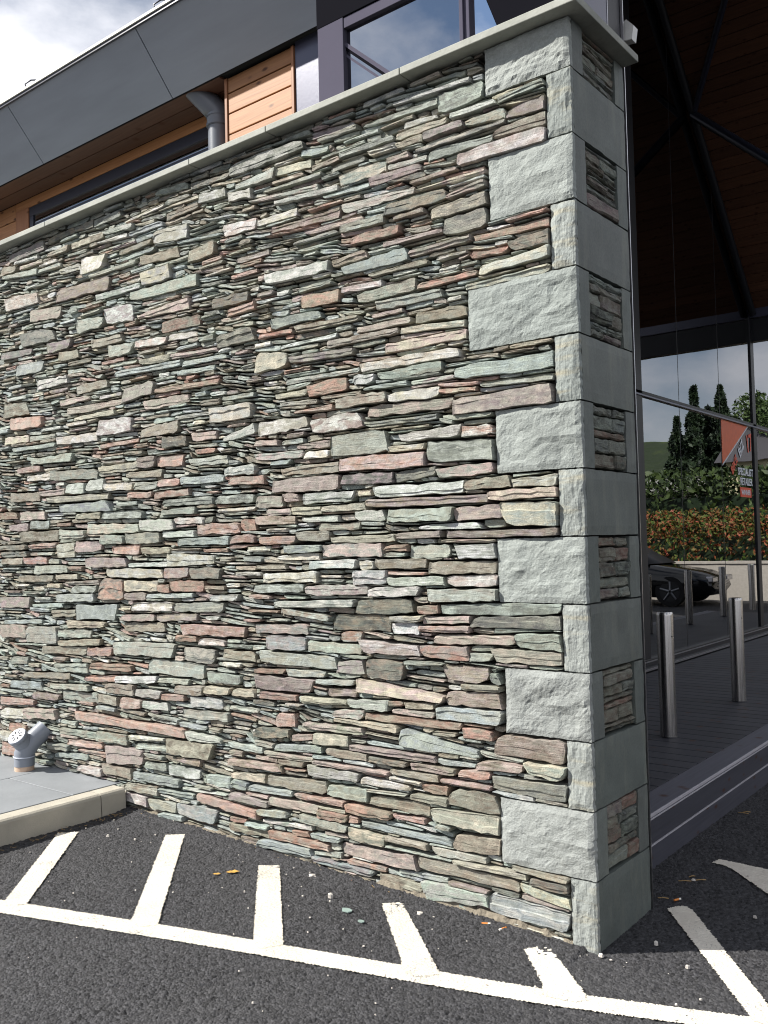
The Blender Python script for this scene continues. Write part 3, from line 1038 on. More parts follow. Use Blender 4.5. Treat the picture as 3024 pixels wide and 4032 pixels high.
paint('bay_line', [(-3.6, on_line(-3.6, 0)), (1.75, on_line(1.75, 0)), (1.75, on_line(1.75, 1)), (-3.6, on_line(-3.6, 1))], 0.0042)
for pl in ([(-2.692, -.478), (-2.622, -.400), (-2.000, -1.045), (-2.060, -1.110), (-2.098, -1.095)],
           [(-2.242, -.165), (-2.167, -.097), (-1.420, -.840), (-1.465, -.900), (-1.535, -.885)],
           [(-1.577, -.169), (-1.496, -.105), (-.925, -.660), (-.97, -.735), (-1.050, -.700)],
           [(-.880, -.150), (-.817, -.085), (-.355, -.478), (-.415, -.555), (-.495, -.530), (-.515, -.495)],
           [(-.228, -.142), (-.173, -.052), (.060, -.262), (.100, -.300), (.112, -.332), (.095, -.362), (.05, -.380), (-.02, -.385), (-.060, -.318)],
           [(.051, .510), (.075, .560), (.105, .578), (.140, .560), (.62, -.065), (.70, -.16), (.58, -.16)],
           [(.020, 1.125), (.070, 1.125), (.125, 1.090), (.334, .883), (.62, .56), (.70, .60), (.46, .93), (.38, 1.17), (.20, 1.185), (.035, 1.195)]):
    paint('hatch_bar', pl, 0.0056)

# ------------------------------------------------------------------ pavement with kerb
pavement = link('pavement', MB().box(-9.0, -2.858, -6.0, 0.045, -0.05, 0.165).mesh('pavement', M['bed'])); tag(pavement, kind='structure')
ky = [-0.030, -0.185, -1.09, -2.0, -2.91, -3.82, -4.73]
for a, b in zip(ky[:-1], ky[1:]):
    prof = [(-2.852, -0.06), (-2.734, -0.06), (-2.742, 0.085), (-2.748, 0.182), (-2.754, 0.193), (-2.766, 0.2), (-2.852, 0.2)]
    MB().prism([(p[0], p[1]) for p in prof], 'y', b + 0.003, a - 0.003).build('kerb_stone', M['kerb'], pavement)
sx = [-2.857, -3.50, -4.12, -4.72, -5.34, -5.95, -6.60]
for i in range(len(sx) - 1):
    sy = [0.03 - (0.0 if i else 0.0), -0.285, -0.885, -1.485, -2.085, -2.7, -3.4] if i == 0 else [0.03, -0.50 - 0.2 * (i % 2), -1.1, -1.7, -2.3, -2.9, -3.5]
    for a, b in zip(sy[:-1], sy[1:]):
        dz = rnd.uniform(-0.0015, 0.0015)
        MB().box(sx[i + 1] + 0.0035, sx[i] - 0.0035, b + 0.0035, a - 0.0035, 0.15, 0.2035 + dz, 0.0025).build('paving_slab', M['slab'], pavement)

# ------------------------------------------------------------------ slate wall
wall = empty('stone_wall', (-2.4, 0, 0))
tag(wall, 'tall dry-laid wall of multicoloured slate rubble with grey quoins and coping', 'wall')
WOFF = Vector((2.4, 0, 0))
def wpart(name, me, loc=None):
    o = link(name, me, wall); o.location = WOFF if loc is None else loc; return o
T = 0.486
WX0 = -6.2
wpart('wall_core', MB().box(WX0, -0.05, 0.070, T - 0.052, -0.3, 3.44).mesh('wall_core', M['mortar']))

raw = []
for ln in STONES.split():
    c = ln.strip('-0123456789,'); v = [int(k) / 1000 for k in ln[:len(ln) - len(c)].split(',')]
    raw.append(v + [c])
R = random.Random(3)
wid = {1: .392, 3: .353, 5: .373, 7: .364, 9: .478, 11: .364, 13: .369}
cells = []      # (xs, top, bot, code)
def qlim(z):
    k = int(z // 0.25); return -(wid[k] + .006) if k in wid else -0.106
# occupancy raster for the small filling stones
RES = 0.004; NX = int((0 - WX0) / RES); NZ = int(3.44 / RES)
occ = np.zeros((NZ, NX), bool)      # row 0 is the top
xc = WX0 + (np.arange(NX) + .5) * RES; zc = 3.44 - (np.arange(NZ) + .5) * RES
for r in range(NZ): occ[r, xc > qlim(zc[r]) - 0.004] = True
for i in range(NX): occ[zc < ground_z(xc[i]) - 0.02, i] = True
def mark(x0, x1, tfun, bfun, gap=0.003):
    i0, i1 = max(0, int((x0 - gap - WX0) / RES)), min(NX - 1, int((x1 + gap - WX0) / RES))
    for i in range(i0, i1 + 1):
        x = min(max(xc[i], x0), x1); a = int((3.44 - tfun(x) - gap) / RES); b = int((3.44 - bfun(x) + gap) / RES)
        occ[max(a, 0):max(b, 0), i] = True
def overlap(x0, x1, t, b):
    i0, i1 = max(0, int((x0 - WX0) / RES)), min(NX, int((x1 - WX0) / RES)); a, c = max(0, int((3.44 - t) / RES)), int((3.44 - b) / RES)
    return occ[a:c, i0:i1].mean() if i1 > i0 and c > a else 1
def columns(x0, x1, R):
    L = x1 - x0; n = max(3, min(11, int(L / 0.040) + 2))
    u = [0.0] + sorted([min(0.97, max(0.03, (k + R.uniform(-.3, .3)) / (n - 1))) for k in range(1, n - 1)]) + [1.0]
    e = min(0.25, 0.011 / L)
    u = sorted(set([0.0, e] + [q for q in u if e + 0.02 < q < 1 - e - 0.02] + [1 - e, 1.0]))
    return [x0 + L * q for q in u]
def add_stone(x0, tl, bl, x1, tr, br, code, R):
    xs = columns(x0, x1, R); top = []; bot = []; L = x1 - x0; hm = ((tl - bl) + (tr - br)) / 2
    rag = min(0.0042, hm * 0.085)
    tl -= .0008; tr -= .0008; bl += .0008; br += .0008
    kt, kb = R.uniform(-1, 1) * hm * 0.07, R.uniform(-1, 1) * hm * 0.07
    for i, x in enumerate(xs):
        u = (x - x0) / L; s = math.sin(u * math.pi)
        t = tl + (tr - tl) * u + kt * s + R.uniform(-rag, rag); b = bl + (br - bl) * u + kb * s + R.uniform(-rag, rag)
        top.append(t); bot.append(b)
    for e, i, nb in ((0, 0, 1), (1, len(xs) - 1, len(xs) - 2)):     # end shape: square, rounded or pointed
        h = top[i] - bot[i]; kind = R.random(); a, b = ((.03, .03) if kind < .5 else (.16, .16) if kind < .62 else (.03, .5) if kind < .82 else (.5, .03))
        top[i] -= h * a * R.uniform(.7, 1.2); bot[i] += h * b * R.uniform(.7, 1.2)
        top[nb] -= h * a * .25; bot[nb] += h * b * .25
    cells.append((xs, top, bot, code, hm * L))
for s in raw:
    x0, tl, bl, x1, tr, br, code = s
    q = qlim((tl + bl + tr + br) / 4)
    if x1 > q:
        u = (q - x0) / (x1 - x0)
        if u < .15: continue
        x1, tr, br = q, tl + (tr - tl) * u, bl + (br - bl) * u
    add_stone(x0, tl, bl, x1, tr, br, code, R)
    mark(x0, x1, lambda x: tl + (tr - tl) * (x - x0) / (x1 - x0), lambda x: bl + (br - bl) * (x - x0) / (x1 - x0))
# bigger stones where none are listed yet (open patches and beyond the left edge of the frame)
CODES = 'gggggtttttpproowwyybbdv'
for tries in range(9000):
    L = R.uniform(.08, .34); h = R.uniform(.022, .085) if tries > 1500 else R.uniform(.045, .11)
    if tries > 4000: L = R.uniform(.06, .24); h = R.uniform(.010, .026)
    x0 = R.uniform(WX0, -0.12 - L) if tries > 4000 else R.uniform(WX0, -4.1 - L); z = R.uniform(ground_z(x0), 3.43 - h)
    if overlap(x0 - .004, x0 + L + .004, z + h + .004, z - .004) > 0.0: continue
    d1, d2 = R.uniform(-.012, .012) * h / .05, 0
    add_stone(x0, z + h, z, x0 + L, z + h, z, R.choice(CODES), R); mark(x0, x0 + L, lambda x: z + h, lambda x: z)
n_main = len(cells)
# thin slates packed into what is left
def pack():
    out = []
    for pas in range(2):
        for r in range(NZ):
            i = 0; row = occ[r]
            free = np.flatnonzero(~row)
            while len(free):
                i = free[0]; L = int(R.uniform(.05, .26) / RES); H = int(R.choice([.008, .010, .012, .014, .017, .022]) / RES) + 1
                tops = []; deps = []; j = i; tprev = r
                while j < NX and j - i < L:
                    t = None
                    for dt in (0, 1, -1, 2, -2, 3):
                        q = tprev + dt
                        if 0 <= q < NZ and not occ[q, j] and (q == 0 or occ[q - 1, j] or dt == 0): t = q; break
                    if t is None: break
                    d = 0
                    while t + d < NZ and not occ[t + d, j] and d < H + 4: d += 1
                    if d < 2: break
                    tops.append(t); deps.append(d if d <= H + 3 else H); tprev = t; j += 1
                n = len(tops)
                if n < 6 or np.mean(deps) * n < 16:
                    occ[r, i:max(j, i + 1)] = True; free = np.flatnonzero(~occ[r]); continue
                for k in range(n): occ[tops[k]:tops[k] + deps[k] + 1, i + k] = True
                if i + n < NX: occ[max(0, tops[-1] - 1):tops[-1] + deps[-1], i + n] = True
                out.append((i, tops, deps)); free = np.flatnonzero(~occ[r])
    return out
for i, tops, deps in pack():
    n = len(tops); m = max(3, min(9, n // 7 + 2)); ks = [int(round(q * (n - 1) / (m - 1))) for q in range(m)]
    xs = []; top = []; bot = []
    ii = np.arange(n); lt = np.polyval(np.polyfit(ii, tops, 1), ii); lb = np.polyval(np.polyfit(ii, np.array(tops) + np.array(deps), 1), ii)
    tops = .3 * np.array(tops) + .7 * lt; deps = np.maximum(1.5, .3 * np.array(deps) + .7 * (lb - lt))
    for k in ks:
        a = max(0, k - 1); b = min(n, k + 2)
        t = 3.44 - np.mean(tops[a:b]) * RES - .0016; d = np.mean(deps[a:b]) * RES - .0042
        xs.append(WX0 + (i + k + .5) * RES); top.append(t); bot.append(t - max(d, .004))
    for e in (0, -1):
        h = top[e] - bot[e]; q = R.uniform(.1, .45); w = R.random(); top[e] -= h * q * w; bot[e] += h * q * (1 - w)
    if xs[-1] - xs[0] > .012: cells.append((xs, top, bot, R.choice('ggggggtttdddobbpvwy'), (xs[-1] - xs[0]) * np.mean(deps) * RES))
# the 270 that show largest in the frame become parts, the rest one part
def shown(c):
    xs = c[0]; xm = (xs[0] + xs[-1]) / 2
    if xm < -4.15: return -1
    d2 = (1.487 - xm) ** 2 + 9.4
    return c[4] / d2 ** 1.5
order = sorted(range(len(cells)), key=lambda k: -shown(cells[k])); own = set(order[:212])
iv, if_, ia, ib, iseed = [], [], [], [], []
for k, (xs, top, bot, code, area) in enumerate(cells):
    h = float(np.mean(np.array(top) - np.array(bot)))
    big = k < n_main
    prot = R.uniform(.002, .018) if big else R.uniform(-.015, .007)
    V, Fc = stone_geo(xs, top, bot, R, prot, 0.085, R.gauss(0, .22), R.gauss(0, .22), 0.0020 if big else 0.0014,
                      (R.gauss(0, .06), R.gauss(0, .02)), R.uniform(-.001, .004) if big else .001)
    A, B = stone_cols(code, R)
    sd = R.random()
    if k in own:
        me = mesh_from('stone', V, Fc, M['stone']); set_cols(me, A, B, sd); wpart('stone', me)
    else:
        b0 = len(iv); iv += V; if_ += [tuple(q + b0 for q in f) for f in Fc]
        ia += [list(A) + [sd]] * len(V); ib += [list(B) + [sd]] * len(V)
me = mesh_from('infill_slate', iv, if_, M['stone'])
for nm, C in (('ColA', ia), ('ColB', ib)):
    at = me.attributes.new(nm, 'FLOAT_COLOR', 'POINT'); at.data.foreach_set('color', np.array(C, np.float32).ravel())
o = wpart('infill_slate', me); o['kind'] = 'stuff'

# bedding mortar along the foot
V = []; Fc = []; n = 170
for i in range(n + 1):
    x = -4.6 + (4.6 - .1) * i / n; z = ground_z(x)
    hgt = R.uniform(.006, .022) + (.018 if -1.0 < x < -.2 else 0)
    V += [(x, .06, z + hgt + .01), (x, -.006 + R.uniform(-.006, .006), z + hgt), (x, -.020 + R.uniform(-.008, .006), z - .03)]
for i in range(n):
    a = 3 * i; Fc += [(a, a + 1, a + 4, a + 3), (a + 1, a + 2, a + 5, a + 4)]
wpart('bedding_mortar', mesh_from('bedding_mortar', V, Fc, M['bed']))

# quoins
def fbm(n, m, R, octs=5):
    """smooth random sheet n x m"""
    a = np.zeros((n, m)); g = np.random.default_rng(R.randrange(10 ** 6))
    for o_ in range(octs):
        k = 2 ** (o_ + 1) + 1; c = g.normal(0, 1, (k, k)) * .58 ** o_
        u = np.linspace(0, k - 1.001, n); v = np.linspace(0, k - 1.001, m); i = u.astype(int); j = v.astype(int); fu = (u - i)[:, None]; fv = (v - j)[None]
        a += (c[np.ix_(i, j)] * (1 - fu) * (1 - fv) + c[np.ix_(i + 1, j)] * fu * (1 - fv) + c[np.ix_(i, j + 1)] * (1 - fu) * fv + c[np.ix_(i + 1, j + 1)] * fu * fv)
    return a
QC = [(177, 184, 180), (182, 188, 184), (171, 179, 175), (186, 190, 187), (179, 184, 181)]
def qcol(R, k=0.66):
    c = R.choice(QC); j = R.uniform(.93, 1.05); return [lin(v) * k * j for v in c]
def rock_face(x0, x1, z0, z1, R, amp, name, mat, y_face=-0.012, back=0.10, nx=34, nz=24, inset=0.004):
    """block whose face towards -y is hewn; edges drop back to a margin"""
    W = x1 - x0; nx = max(10, int(W / .0105)); nz = max(10, int((z1 - z0) / .0105))
    hgt = fbm(nz, nx, R) + .9 * np.abs(fbm(nz, nx, R, 6)); hgt = (hgt - hgt.mean()) / hgt.std()
    V = []
    for j in range(nz):
        for i in range(nx):
            u, v = i / (nx - 1), j / (nz - 1)
            e = min(u, 1 - u) * W; e2 = min(v, 1 - v) * (z1 - z0); k = min(1, min(e, e2) / .022)
            y = y_face - .003 * k - amp * hgt[j, i] * (0.45 + .55 * k) + (1 - k) * .002
            x = x0 + W * u; z = z0 + (z1 - z0) * v
            if i == 0: x += R.uniform(-.0016, .0016)
            if i == nx - 1: x -= abs(R.gauss(0, .0018))
            if j in (0, nz - 1): z += R.uniform(-.0014, .0014)
            V.append((x, y, z))
    Fc = [(j * nx + i, j * nx + i + 1, (j + 1) * nx + i + 1, (j + 1) * nx + i) for j in range(nz - 1) for i in range(nx - 1)]
    ring = [i for i in range(nx)] + [j * nx + nx - 1 for j in range(1, nz)] + [(nz - 1) * nx + i for i in range(nx - 2, -1, -1)] + [j * nx for j in range(nz - 2, 0, -1)]
    b0 = len(V); V += [(V[k][0], back, V[k][2]) for k in ring]; n = len(ring)
    Fc += [(ring[k], b0 + k, b0 + (k + 1) % n, ring[(k + 1) % n]) for k in range(n)]
    me = mesh_from(name, V, Fc, mat); c = qcol(R); set_cols(me, c, c, R.random()); return me
def sawn_block(y0, y1, z0, z1, R, depth, name, proud=0.0, wob=0.0022):
    """sawn block showing on the end face towards +x"""
    V = []; ny = max(3, int((y1 - y0) / .03)); nz = max(3, int((z1 - z0) / .03))
    for j in range(nz):
        for i in range(ny):
            y = y0 + (y1 - y0) * i / (ny - 1); z = z0 + (z1 - z0) * j / (nz - 1)
            ed = i in (0, ny - 1) or j in (0, nz - 1)
            V.append((proud - (R.uniform(.001, .004) if ed else 0) + R.uniform(-.0004, .0004), y + (R.uniform(-wob, wob) if i in (0, ny - 1) else 0), z + (R.uniform(-.001, .001) if ed else 0)))
    Fc = [(j * ny + i, j * ny + i + 1, (j + 1) * ny + i + 1, (j + 1) * ny + i) for j in range(nz - 1) for i in range(ny - 1)]
    ring = [i for i in range(ny)] + [j * ny + ny - 1 for j in range(1, nz)] + [(nz - 1) * ny + i for i in range(ny - 2, -1, -1)] + [j * ny for j in range(nz - 2, 0, -1)]
    b0 = len(V); V += [(-depth, V[k][1], V[k][2]) for k in ring]; n = len(ring)
    Fc += [(ring[k], b0 + k, b0 + (k + 1) % n, ring[(k + 1) % n]) for k in range(n)]
    me = mesh_from(name, V, Fc, M['quoin_sawn']); c = [v * s_ for v, s_ in zip(qcol(R, .27), (.97, 1.02, .99))]; set_cols(me, c, c, R.random()); return me  # dark honed slate, lowered further to put the end face's shade into it
end_stones = []
for k in range(14):
    z0, z1 = k * .25 + .003, min(k * .25 + .247, 3.437)
    if k == 0: z0 = -.12
    if k % 2 == 0:
        # long block across the end, its split edge on the face
        wpart('quoin', rock_face(-.101, -.0005, z0, z1, R, .0024, 'quoin', M['quoin_rib'], -.002, .02))
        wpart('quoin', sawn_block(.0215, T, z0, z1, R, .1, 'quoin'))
    else:
        wpart('quoin', rock_face(-wid[k], -.0005, z0, z1, R, .0042, 'quoin', M['quoin_rock'], -.004, .02))
        yA = R.uniform(.098, .112); yB = R.uniform(.388, .402)
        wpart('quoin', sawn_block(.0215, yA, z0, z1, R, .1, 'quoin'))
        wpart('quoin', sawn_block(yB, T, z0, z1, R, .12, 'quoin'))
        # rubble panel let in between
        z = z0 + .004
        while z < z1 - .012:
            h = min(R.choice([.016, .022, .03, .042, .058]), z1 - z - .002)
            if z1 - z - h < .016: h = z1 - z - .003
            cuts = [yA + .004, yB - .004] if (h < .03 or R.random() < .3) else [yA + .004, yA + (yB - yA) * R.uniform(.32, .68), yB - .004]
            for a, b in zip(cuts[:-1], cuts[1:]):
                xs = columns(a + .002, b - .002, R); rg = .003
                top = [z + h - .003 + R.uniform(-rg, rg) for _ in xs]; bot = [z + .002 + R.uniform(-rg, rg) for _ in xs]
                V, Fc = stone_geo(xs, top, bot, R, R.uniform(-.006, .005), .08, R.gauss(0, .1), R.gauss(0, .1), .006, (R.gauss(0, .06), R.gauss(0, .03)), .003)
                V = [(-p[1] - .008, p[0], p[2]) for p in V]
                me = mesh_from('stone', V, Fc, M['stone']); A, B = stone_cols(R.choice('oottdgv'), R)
                set_cols(me, [c * .52 for c in A], [c * .52 for c in B], R.random()); wpart('stone', me)  # rubble colours darkened to paint in the shade of the end face
            z += h
wpart('pier_core', MB().box(-.13, -.060, .03, T - .01, -.2, 3.435).mesh('pier_core', M['mortar']))

# coping
cj = [WX0, -4.75, -3.418, -2.090, -1.535, -.740, .062]
for a, b in zip(cj[:-1], cj[1:]):
    MB().box(a + .0018, b - .0018 if b < 0 else b, -.072, T + .012, 3.442, 3.4725, .003).build('coping_stone', M['coping'], wall, WOFF)

# ------------------------------------------------------------------ building behind and beside the wall
bld = empty('shop_building', (-4.0, 4.0, 0))
tag(bld, 'timber and glass building with a grey sheet fascia behind the slate wall', 'building')
BOFF = Vector((4.0, -4.0, 0))
def bpart(name, mb, mat, parent=None):
    o = mb.build(name, mat, parent or bld)
    o.location = BOFF if parent is None else (0, 0, 0)
    return o
VX = 0.75            # verge of the overhanging roof
# grey fascia, leaning outwards, in sheets
FI, FO = (0.150, 3.997), (-0.096, 4.292)
fj = [-7.70, -6.395, -5.091, -3.787, -2.483, -1.179, 0.125, VX]
for a, b in zip(fj[:-1], fj[1:]):
    g = .0035
    m = MB()
    nrm = Vector((0, -(FO[1] - FI[1]), (FO[0] - FI[0]))).normalized() * .006
    v = [(a + g, FI[0], FI[1]), (b - g, FI[0], FI[1]), (b - g, FO[0], FO[1]), (a + g, FO[0], FO[1])]
    m.add(v + [(p[0], p[1] - nrm.y, p[2] - nrm.z) for p in v], [(0, 1, 2, 3), (7, 6, 5, 4), (0, 4, 5, 1), (1, 5, 6, 2), (2, 6, 7, 3), (3, 7, 4, 0)])
    bpart('fascia_sheet', m, M['fascia'])
bpart('fascia_backing', MB().add([(-7.7, .165, 3.999), (VX, .165, 3.999), (VX, -.08, 4.293), (-7.7, -.08, 4.293)], [(0, 1, 2, 3)]), M['black'])
bpart('gutter_edge', MB().box(-7.7, VX, -.108, -.094, 4.288, 4.304), M['metal_dark'])
bpart('roof_edge', MB().box(-7.7, VX, -.116, -.02, 4.305, 4.318), M['roof_edge'])
for x in (-3.55, -2.30):
    m = MB().tube([(x, -.100, 4.31), (x - .01, -.106, 4.345), (x + .03, -.090, 4.362), (x + .05, -.07, 4.364)], .004, 8)
    bpart('snow_hook', m, M['metal_dark'])
# roof: near slope, far slope
RY, RZ = 5.47, 8.30
m = MB(); m.prism([(-.10, 4.318), (-.06, 4.318), (RY, RZ + .05), (RY, RZ + .25), (-.10, 4.40)][:0] or [(-.105, 4.320), (RY, RZ + .10), (RY, RZ + .22), (-.105, 4.330)], 'x', -12, VX)
bpart('roof_slope', m, M['roof'])
m = MB(); m.prism([(RY, RZ + .02), (9.15, 4.32), (9.15, 4.52), (RY, RZ + .22)], 'x', -12, VX)
bpart('roof_slope', m, M['roof'])
# timber ceiling of the porch: boards along x on the far slope, and on the near slope
def slope_boards(y0, z0, y1, z1, x0, x1, n, lift):
    d = Vector((0, y1 - y0, z1 - z0)); L = d.length; d /= L; nn = Vector((0, -d.z, d.y)) * (1 if y1 > y0 else 1)
    w = L / n
    me = MB().box(x0, x1, 0.0035, w - 0.0035, -.006, .006).mesh('ceiling_board', M['ceiling'])
    ang = math.atan2(d.z, d.y)
    for k in range(n):
        o = link('ceiling_board', me, bld); p = Vector((0, y0, z0)) + d * (w * k)
        o.location = (BOFF.x + p.x, BOFF.y + p.y, p.z); o.rotation_euler = (ang, 0, 0)
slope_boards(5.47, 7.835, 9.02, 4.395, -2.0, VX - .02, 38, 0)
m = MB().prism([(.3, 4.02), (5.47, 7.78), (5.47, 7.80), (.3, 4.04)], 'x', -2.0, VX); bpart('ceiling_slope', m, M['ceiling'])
bpart('ceiling_backing', MB().add([(-2, 5.47, 7.86), (VX, 5.47, 7.86), (VX, 9.05, 4.41), (-2, 9.05, 4.41)], [(0, 1, 2, 3)]), M['black'])
# far eaves: beam and deep dark panel
bpart('eaves_beam', MB().box(-2.02, VX, 9.00, 9.10, 4.29, 4.43), M['metal_mid'])
bpart('eaves_panel', MB().box(-2.02, VX, 9.03, 9.14, 3.99, 4.285), M['black_metal'])
# timber cladding above the wall
bpart('soffit_board', MB().box(-7.7, -2.12, .168, .280, 4.000, 4.012), M['larch_shaded'])
bpart('soffit_board', MB().box(-7.7, -2.12, .286, .398, 4.000, 4.012), M['larch_shaded'])
bpart('soffit_backing', MB().box(-7.7, VX, .16, .48, 4.014, 4.03), M['black'])
bpart('lintel_board', MB().box(-4.56, -2.13, .400, .42, 3.936, 3.998, .002), M['larch'])
for k in range(6):
    z1 = 3.998 - k * .118
    if z1 < 3.48: break
    bpart('cladding_board', MB().box(-7.7, -4.565, .400, .42, max(3.474, z1 - .113), z1 - .001, .002), M['larch'])
bpart('jamb_board', MB().box(-4.560, -4.395, .398, .42, 3.474, 3.935, .002), M['larch_v'])
bpart('cladding_backing', MB().box(-7.7, -2.1, .43, .44, 3.48, 4.0), M['black'])
wn_ = bpart('strip_window', MB().box(-4.395, -2.13, .405, .425, 3.868, 3.934, .002).box(-4.395, -4.345, .405, .425, 3.474, 3.867, .002).box(-4.34, -2.13, .412, .426, 3.80, 3.812), M['metal_dark'])
bpart('blind', MB().box(-4.344, -2.14, .418, .427, 3.60, 3.867), M['blind'], wn_)
bpart('pane', MB().box(-4.344, -2.14, .4145, .4165, 3.474, 3.867), M['glass'], wn_)
# projecting bay with boards
zb = [3.474, 3.571, 3.688, 3.800, 3.912, 4.024]
for a, b in zip(zb[:-1], zb[1:]):
    bpart('cladding_board', MB().box(-2.088, -1.620, .203, .223, a + .0045, min(b, 3.998) - .0025, .003), M['larch'])
bpart('bay_backing', MB().box(-2.10, -1.6, .226, .44, 3.474, 3.996), M['black'])
bpart('corner_trim', MB().box(-2.110, -2.091, .196, .44, 3.474, 3.997, .002), M['larch_v'])
bpart('corner_trim', MB().box(-1.617, -1.599, .196, .26, 3.474, 3.997, .002), M['larch_v'])
# dark posts and the sky-reflecting window
bpart('steel_post', MB().box(-1.596, -1.30, .205, .32, 3.474, 4.02, .002), M['metal_mid'])
bpart('steel_post', MB().box(-1.246, -1.094, -.012, .30, 3.474, 3.98, .002), M['frame'])
bpart('bay_roof', MB().box(-1.25, -.02, -.014, .24, 3.850, 3.995, .002), M['matte_black'])
win = bpart('corner_window', MB().box(-1.092, -.25, -.008, .05, 3.800, 3.848, .002).box(-.480, -.462, -.008, .05, 3.474, 3.799, .002).box(-.446, -.431, -.008, .05, 3.474, 3.799, .002).box(-.462, -.446, .004, .05, 3.474, 3.799), M['frame'])
bpart('pane', MB().box(-1.092, -.480, .014, .020, 3.474, 3.799), M['glass_mirror'], win)
bpart('pane', MB().prism([(-.431, 3.474), (-.298, 3.474), (-.419, 3.799), (-.431, 3.799)], 'y', .014, .020), M['glass_mirror'], win)
d = Vector((.197, 0, -.176)).normalized(); p0 = Vector((-1.090, 0, 3.740)); p1 = p0 + d * .40; up_ = Vector((d.z, 0, -d.x))
for off, th, y0, mt in ((0, .016, .002, 'frame'), (.0165, .012, .006, 'matte_black'), (.040, .010, .008, 'frame')):
    q = [p0 + up_ * off, p1 + up_ * off, p1 + up_ * (off + th), p0 + up_ * (off + th)]
    bpart('raking_bar', MB().prism([(v.x, v.z) for v in q], 'y', y0, .0135), M[mt], win)
bpart('dark_reflection', MB().prism([(-.294, 3.474), (-.02, 3.474), (-.02, 3.848), (-.415, 3.848), (-.415, 3.80)], 'y', .008, .03), M['matte_black'])  # added dark sheet standing in for a reflection beyond the slanted pane edge
bpart('window_back', MB().box(-1.1, -.03, .20, .21, 3.474, 3.849), M['black'])
# posts at the pier end
bpart('end_post', MB().box(-.16, -.001, .062, .344, 3.474, 6.2, .003), M['metal_mid'])
bpart('end_post', MB().box(-.16, -.012, .348, .496, 3.474, 6.2, .003), M['black_metal'])
bpart('edge_trim', MB().box(-.012, .0005, .4985, .503, 0, 6.2), M['alu'])
bpart('edge_trim', MB().box(-.010, .0015, .344, .3475, 3.474, 6.2), M['alu'])
bpart('inner_lining', MB().box(-2.0, -.012, .502, .53, 0, 4.0), M['black_metal'])
# glazed gable front
GX = -2.0
my = [0.56, 1.22, 2.52, 3.82, 5.29, 6.42, 7.72, 9.02, 10.32, 11.62]
def ceil_z(y):
    if y > 9.0: return 4.30
    return min(4.0 + .728 * (y - .28), 7.80 - .969 * (y - 5.5)) - .02
fr = bpart('glazed_front', MB().box(GX - .06, GX + .05, .53, 11.7, .252, .345, .004).box(GX - .03, GX + .115, .53, 11.7, .252, .285, .004), M['black_metal'])
bpart('sill_strip', MB().box(GX + .116, GX + .122, .53, 11.7, .262, .280), M['alu'], fr)
bpart('sill_strip', MB().box(GX + .0505, GX + .054, .53, 11.7, .318, .330), M['alu'], fr)
bpart('transom', MB().box(GX - .05, GX + .03, .53, 11.7, 2.872, 2.892, .003), M['metal_mid'], fr)
bpart('transom', MB().box(GX - .05, GX + .02, .53, 11.7, 2.894, 2.925, .003), M['black_metal'], fr)
for y in my:
    w = .13 if abs(y - 9.02) < .01 or y < .6 else .22 if abs(y - 5.29) < .01 else .012
    top = ceil_z(y)
    bpart('mullion', MB().box(GX - .05, GX + (.02 if w > .1 else .004), y - w / 2, y + w / 2, .345, top, .003), M['black_metal'], fr)
for a, b in zip(my[:-1], my[1:]):
    wa = .065 if abs(a - 9.02) < .01 or a < .6 else .11 if abs(a - 5.29) < .01 else .006; wb = .065 if abs(b - 9.02) < .01 else .11 if abs(b - 5.29) < .01 else .006
    bpart('pane', MB().box(GX - .006, GX + .002, a + wa, b - wb, .345, 2.872), M['glass'], fr)
    ys = [a + wa] + ([5.5] if a < 5.5 < b else []) + [b - wb]
    poly = [(a + wa, 2.925)] + [(b - wb, 2.925)] + [(y, ceil_z(y)) for y in reversed(ys)]
    bpart('pane', MB().prism(poly, 'x', GX - .006, GX + .002), M['glass'], fr)
bpart('gable_beam', MB().tube([(GX + .06, 5.5, 7.70), (GX + .06, 8.98, 4.33)], .042, 12), M['black_metal'])
bpart('gable_beam', MB().tube([(GX + .06, .6, 4.12), (GX + .06, 5.5, 7.70)], .042, 12), M['black_metal'])
nd = Vector((GX + .06, 7.02, 6.22))
bpart('porch_strut', MB().tube([nd, Vector((-.98, 6.75, 5.27)), Vector((.45, 6.38, 3.96))], .05, 14), M['metal_dark'])
bpart('porch_strut', MB().tube([(.45, 6.38, 3.96), (.45, 6.38, .24)], .09, 14), M['metal_dark'])
bpart('porch_strut', MB().tube([nd, Vector((-1.1, 6.0, 7.2))], .035, 12), M['metal_dark'])
# rooms behind the glass
bpart('room', MB().box(-11.5, -11.4, .5, 12, 0, 8).box(-11.5, -2.1, 12, 12.1, 0, 8).box(-11.5, -2.1, .2, 12, .10, .24).box(-11.4, -2.06, .44, .50, 0, 4.0), M['interior'])
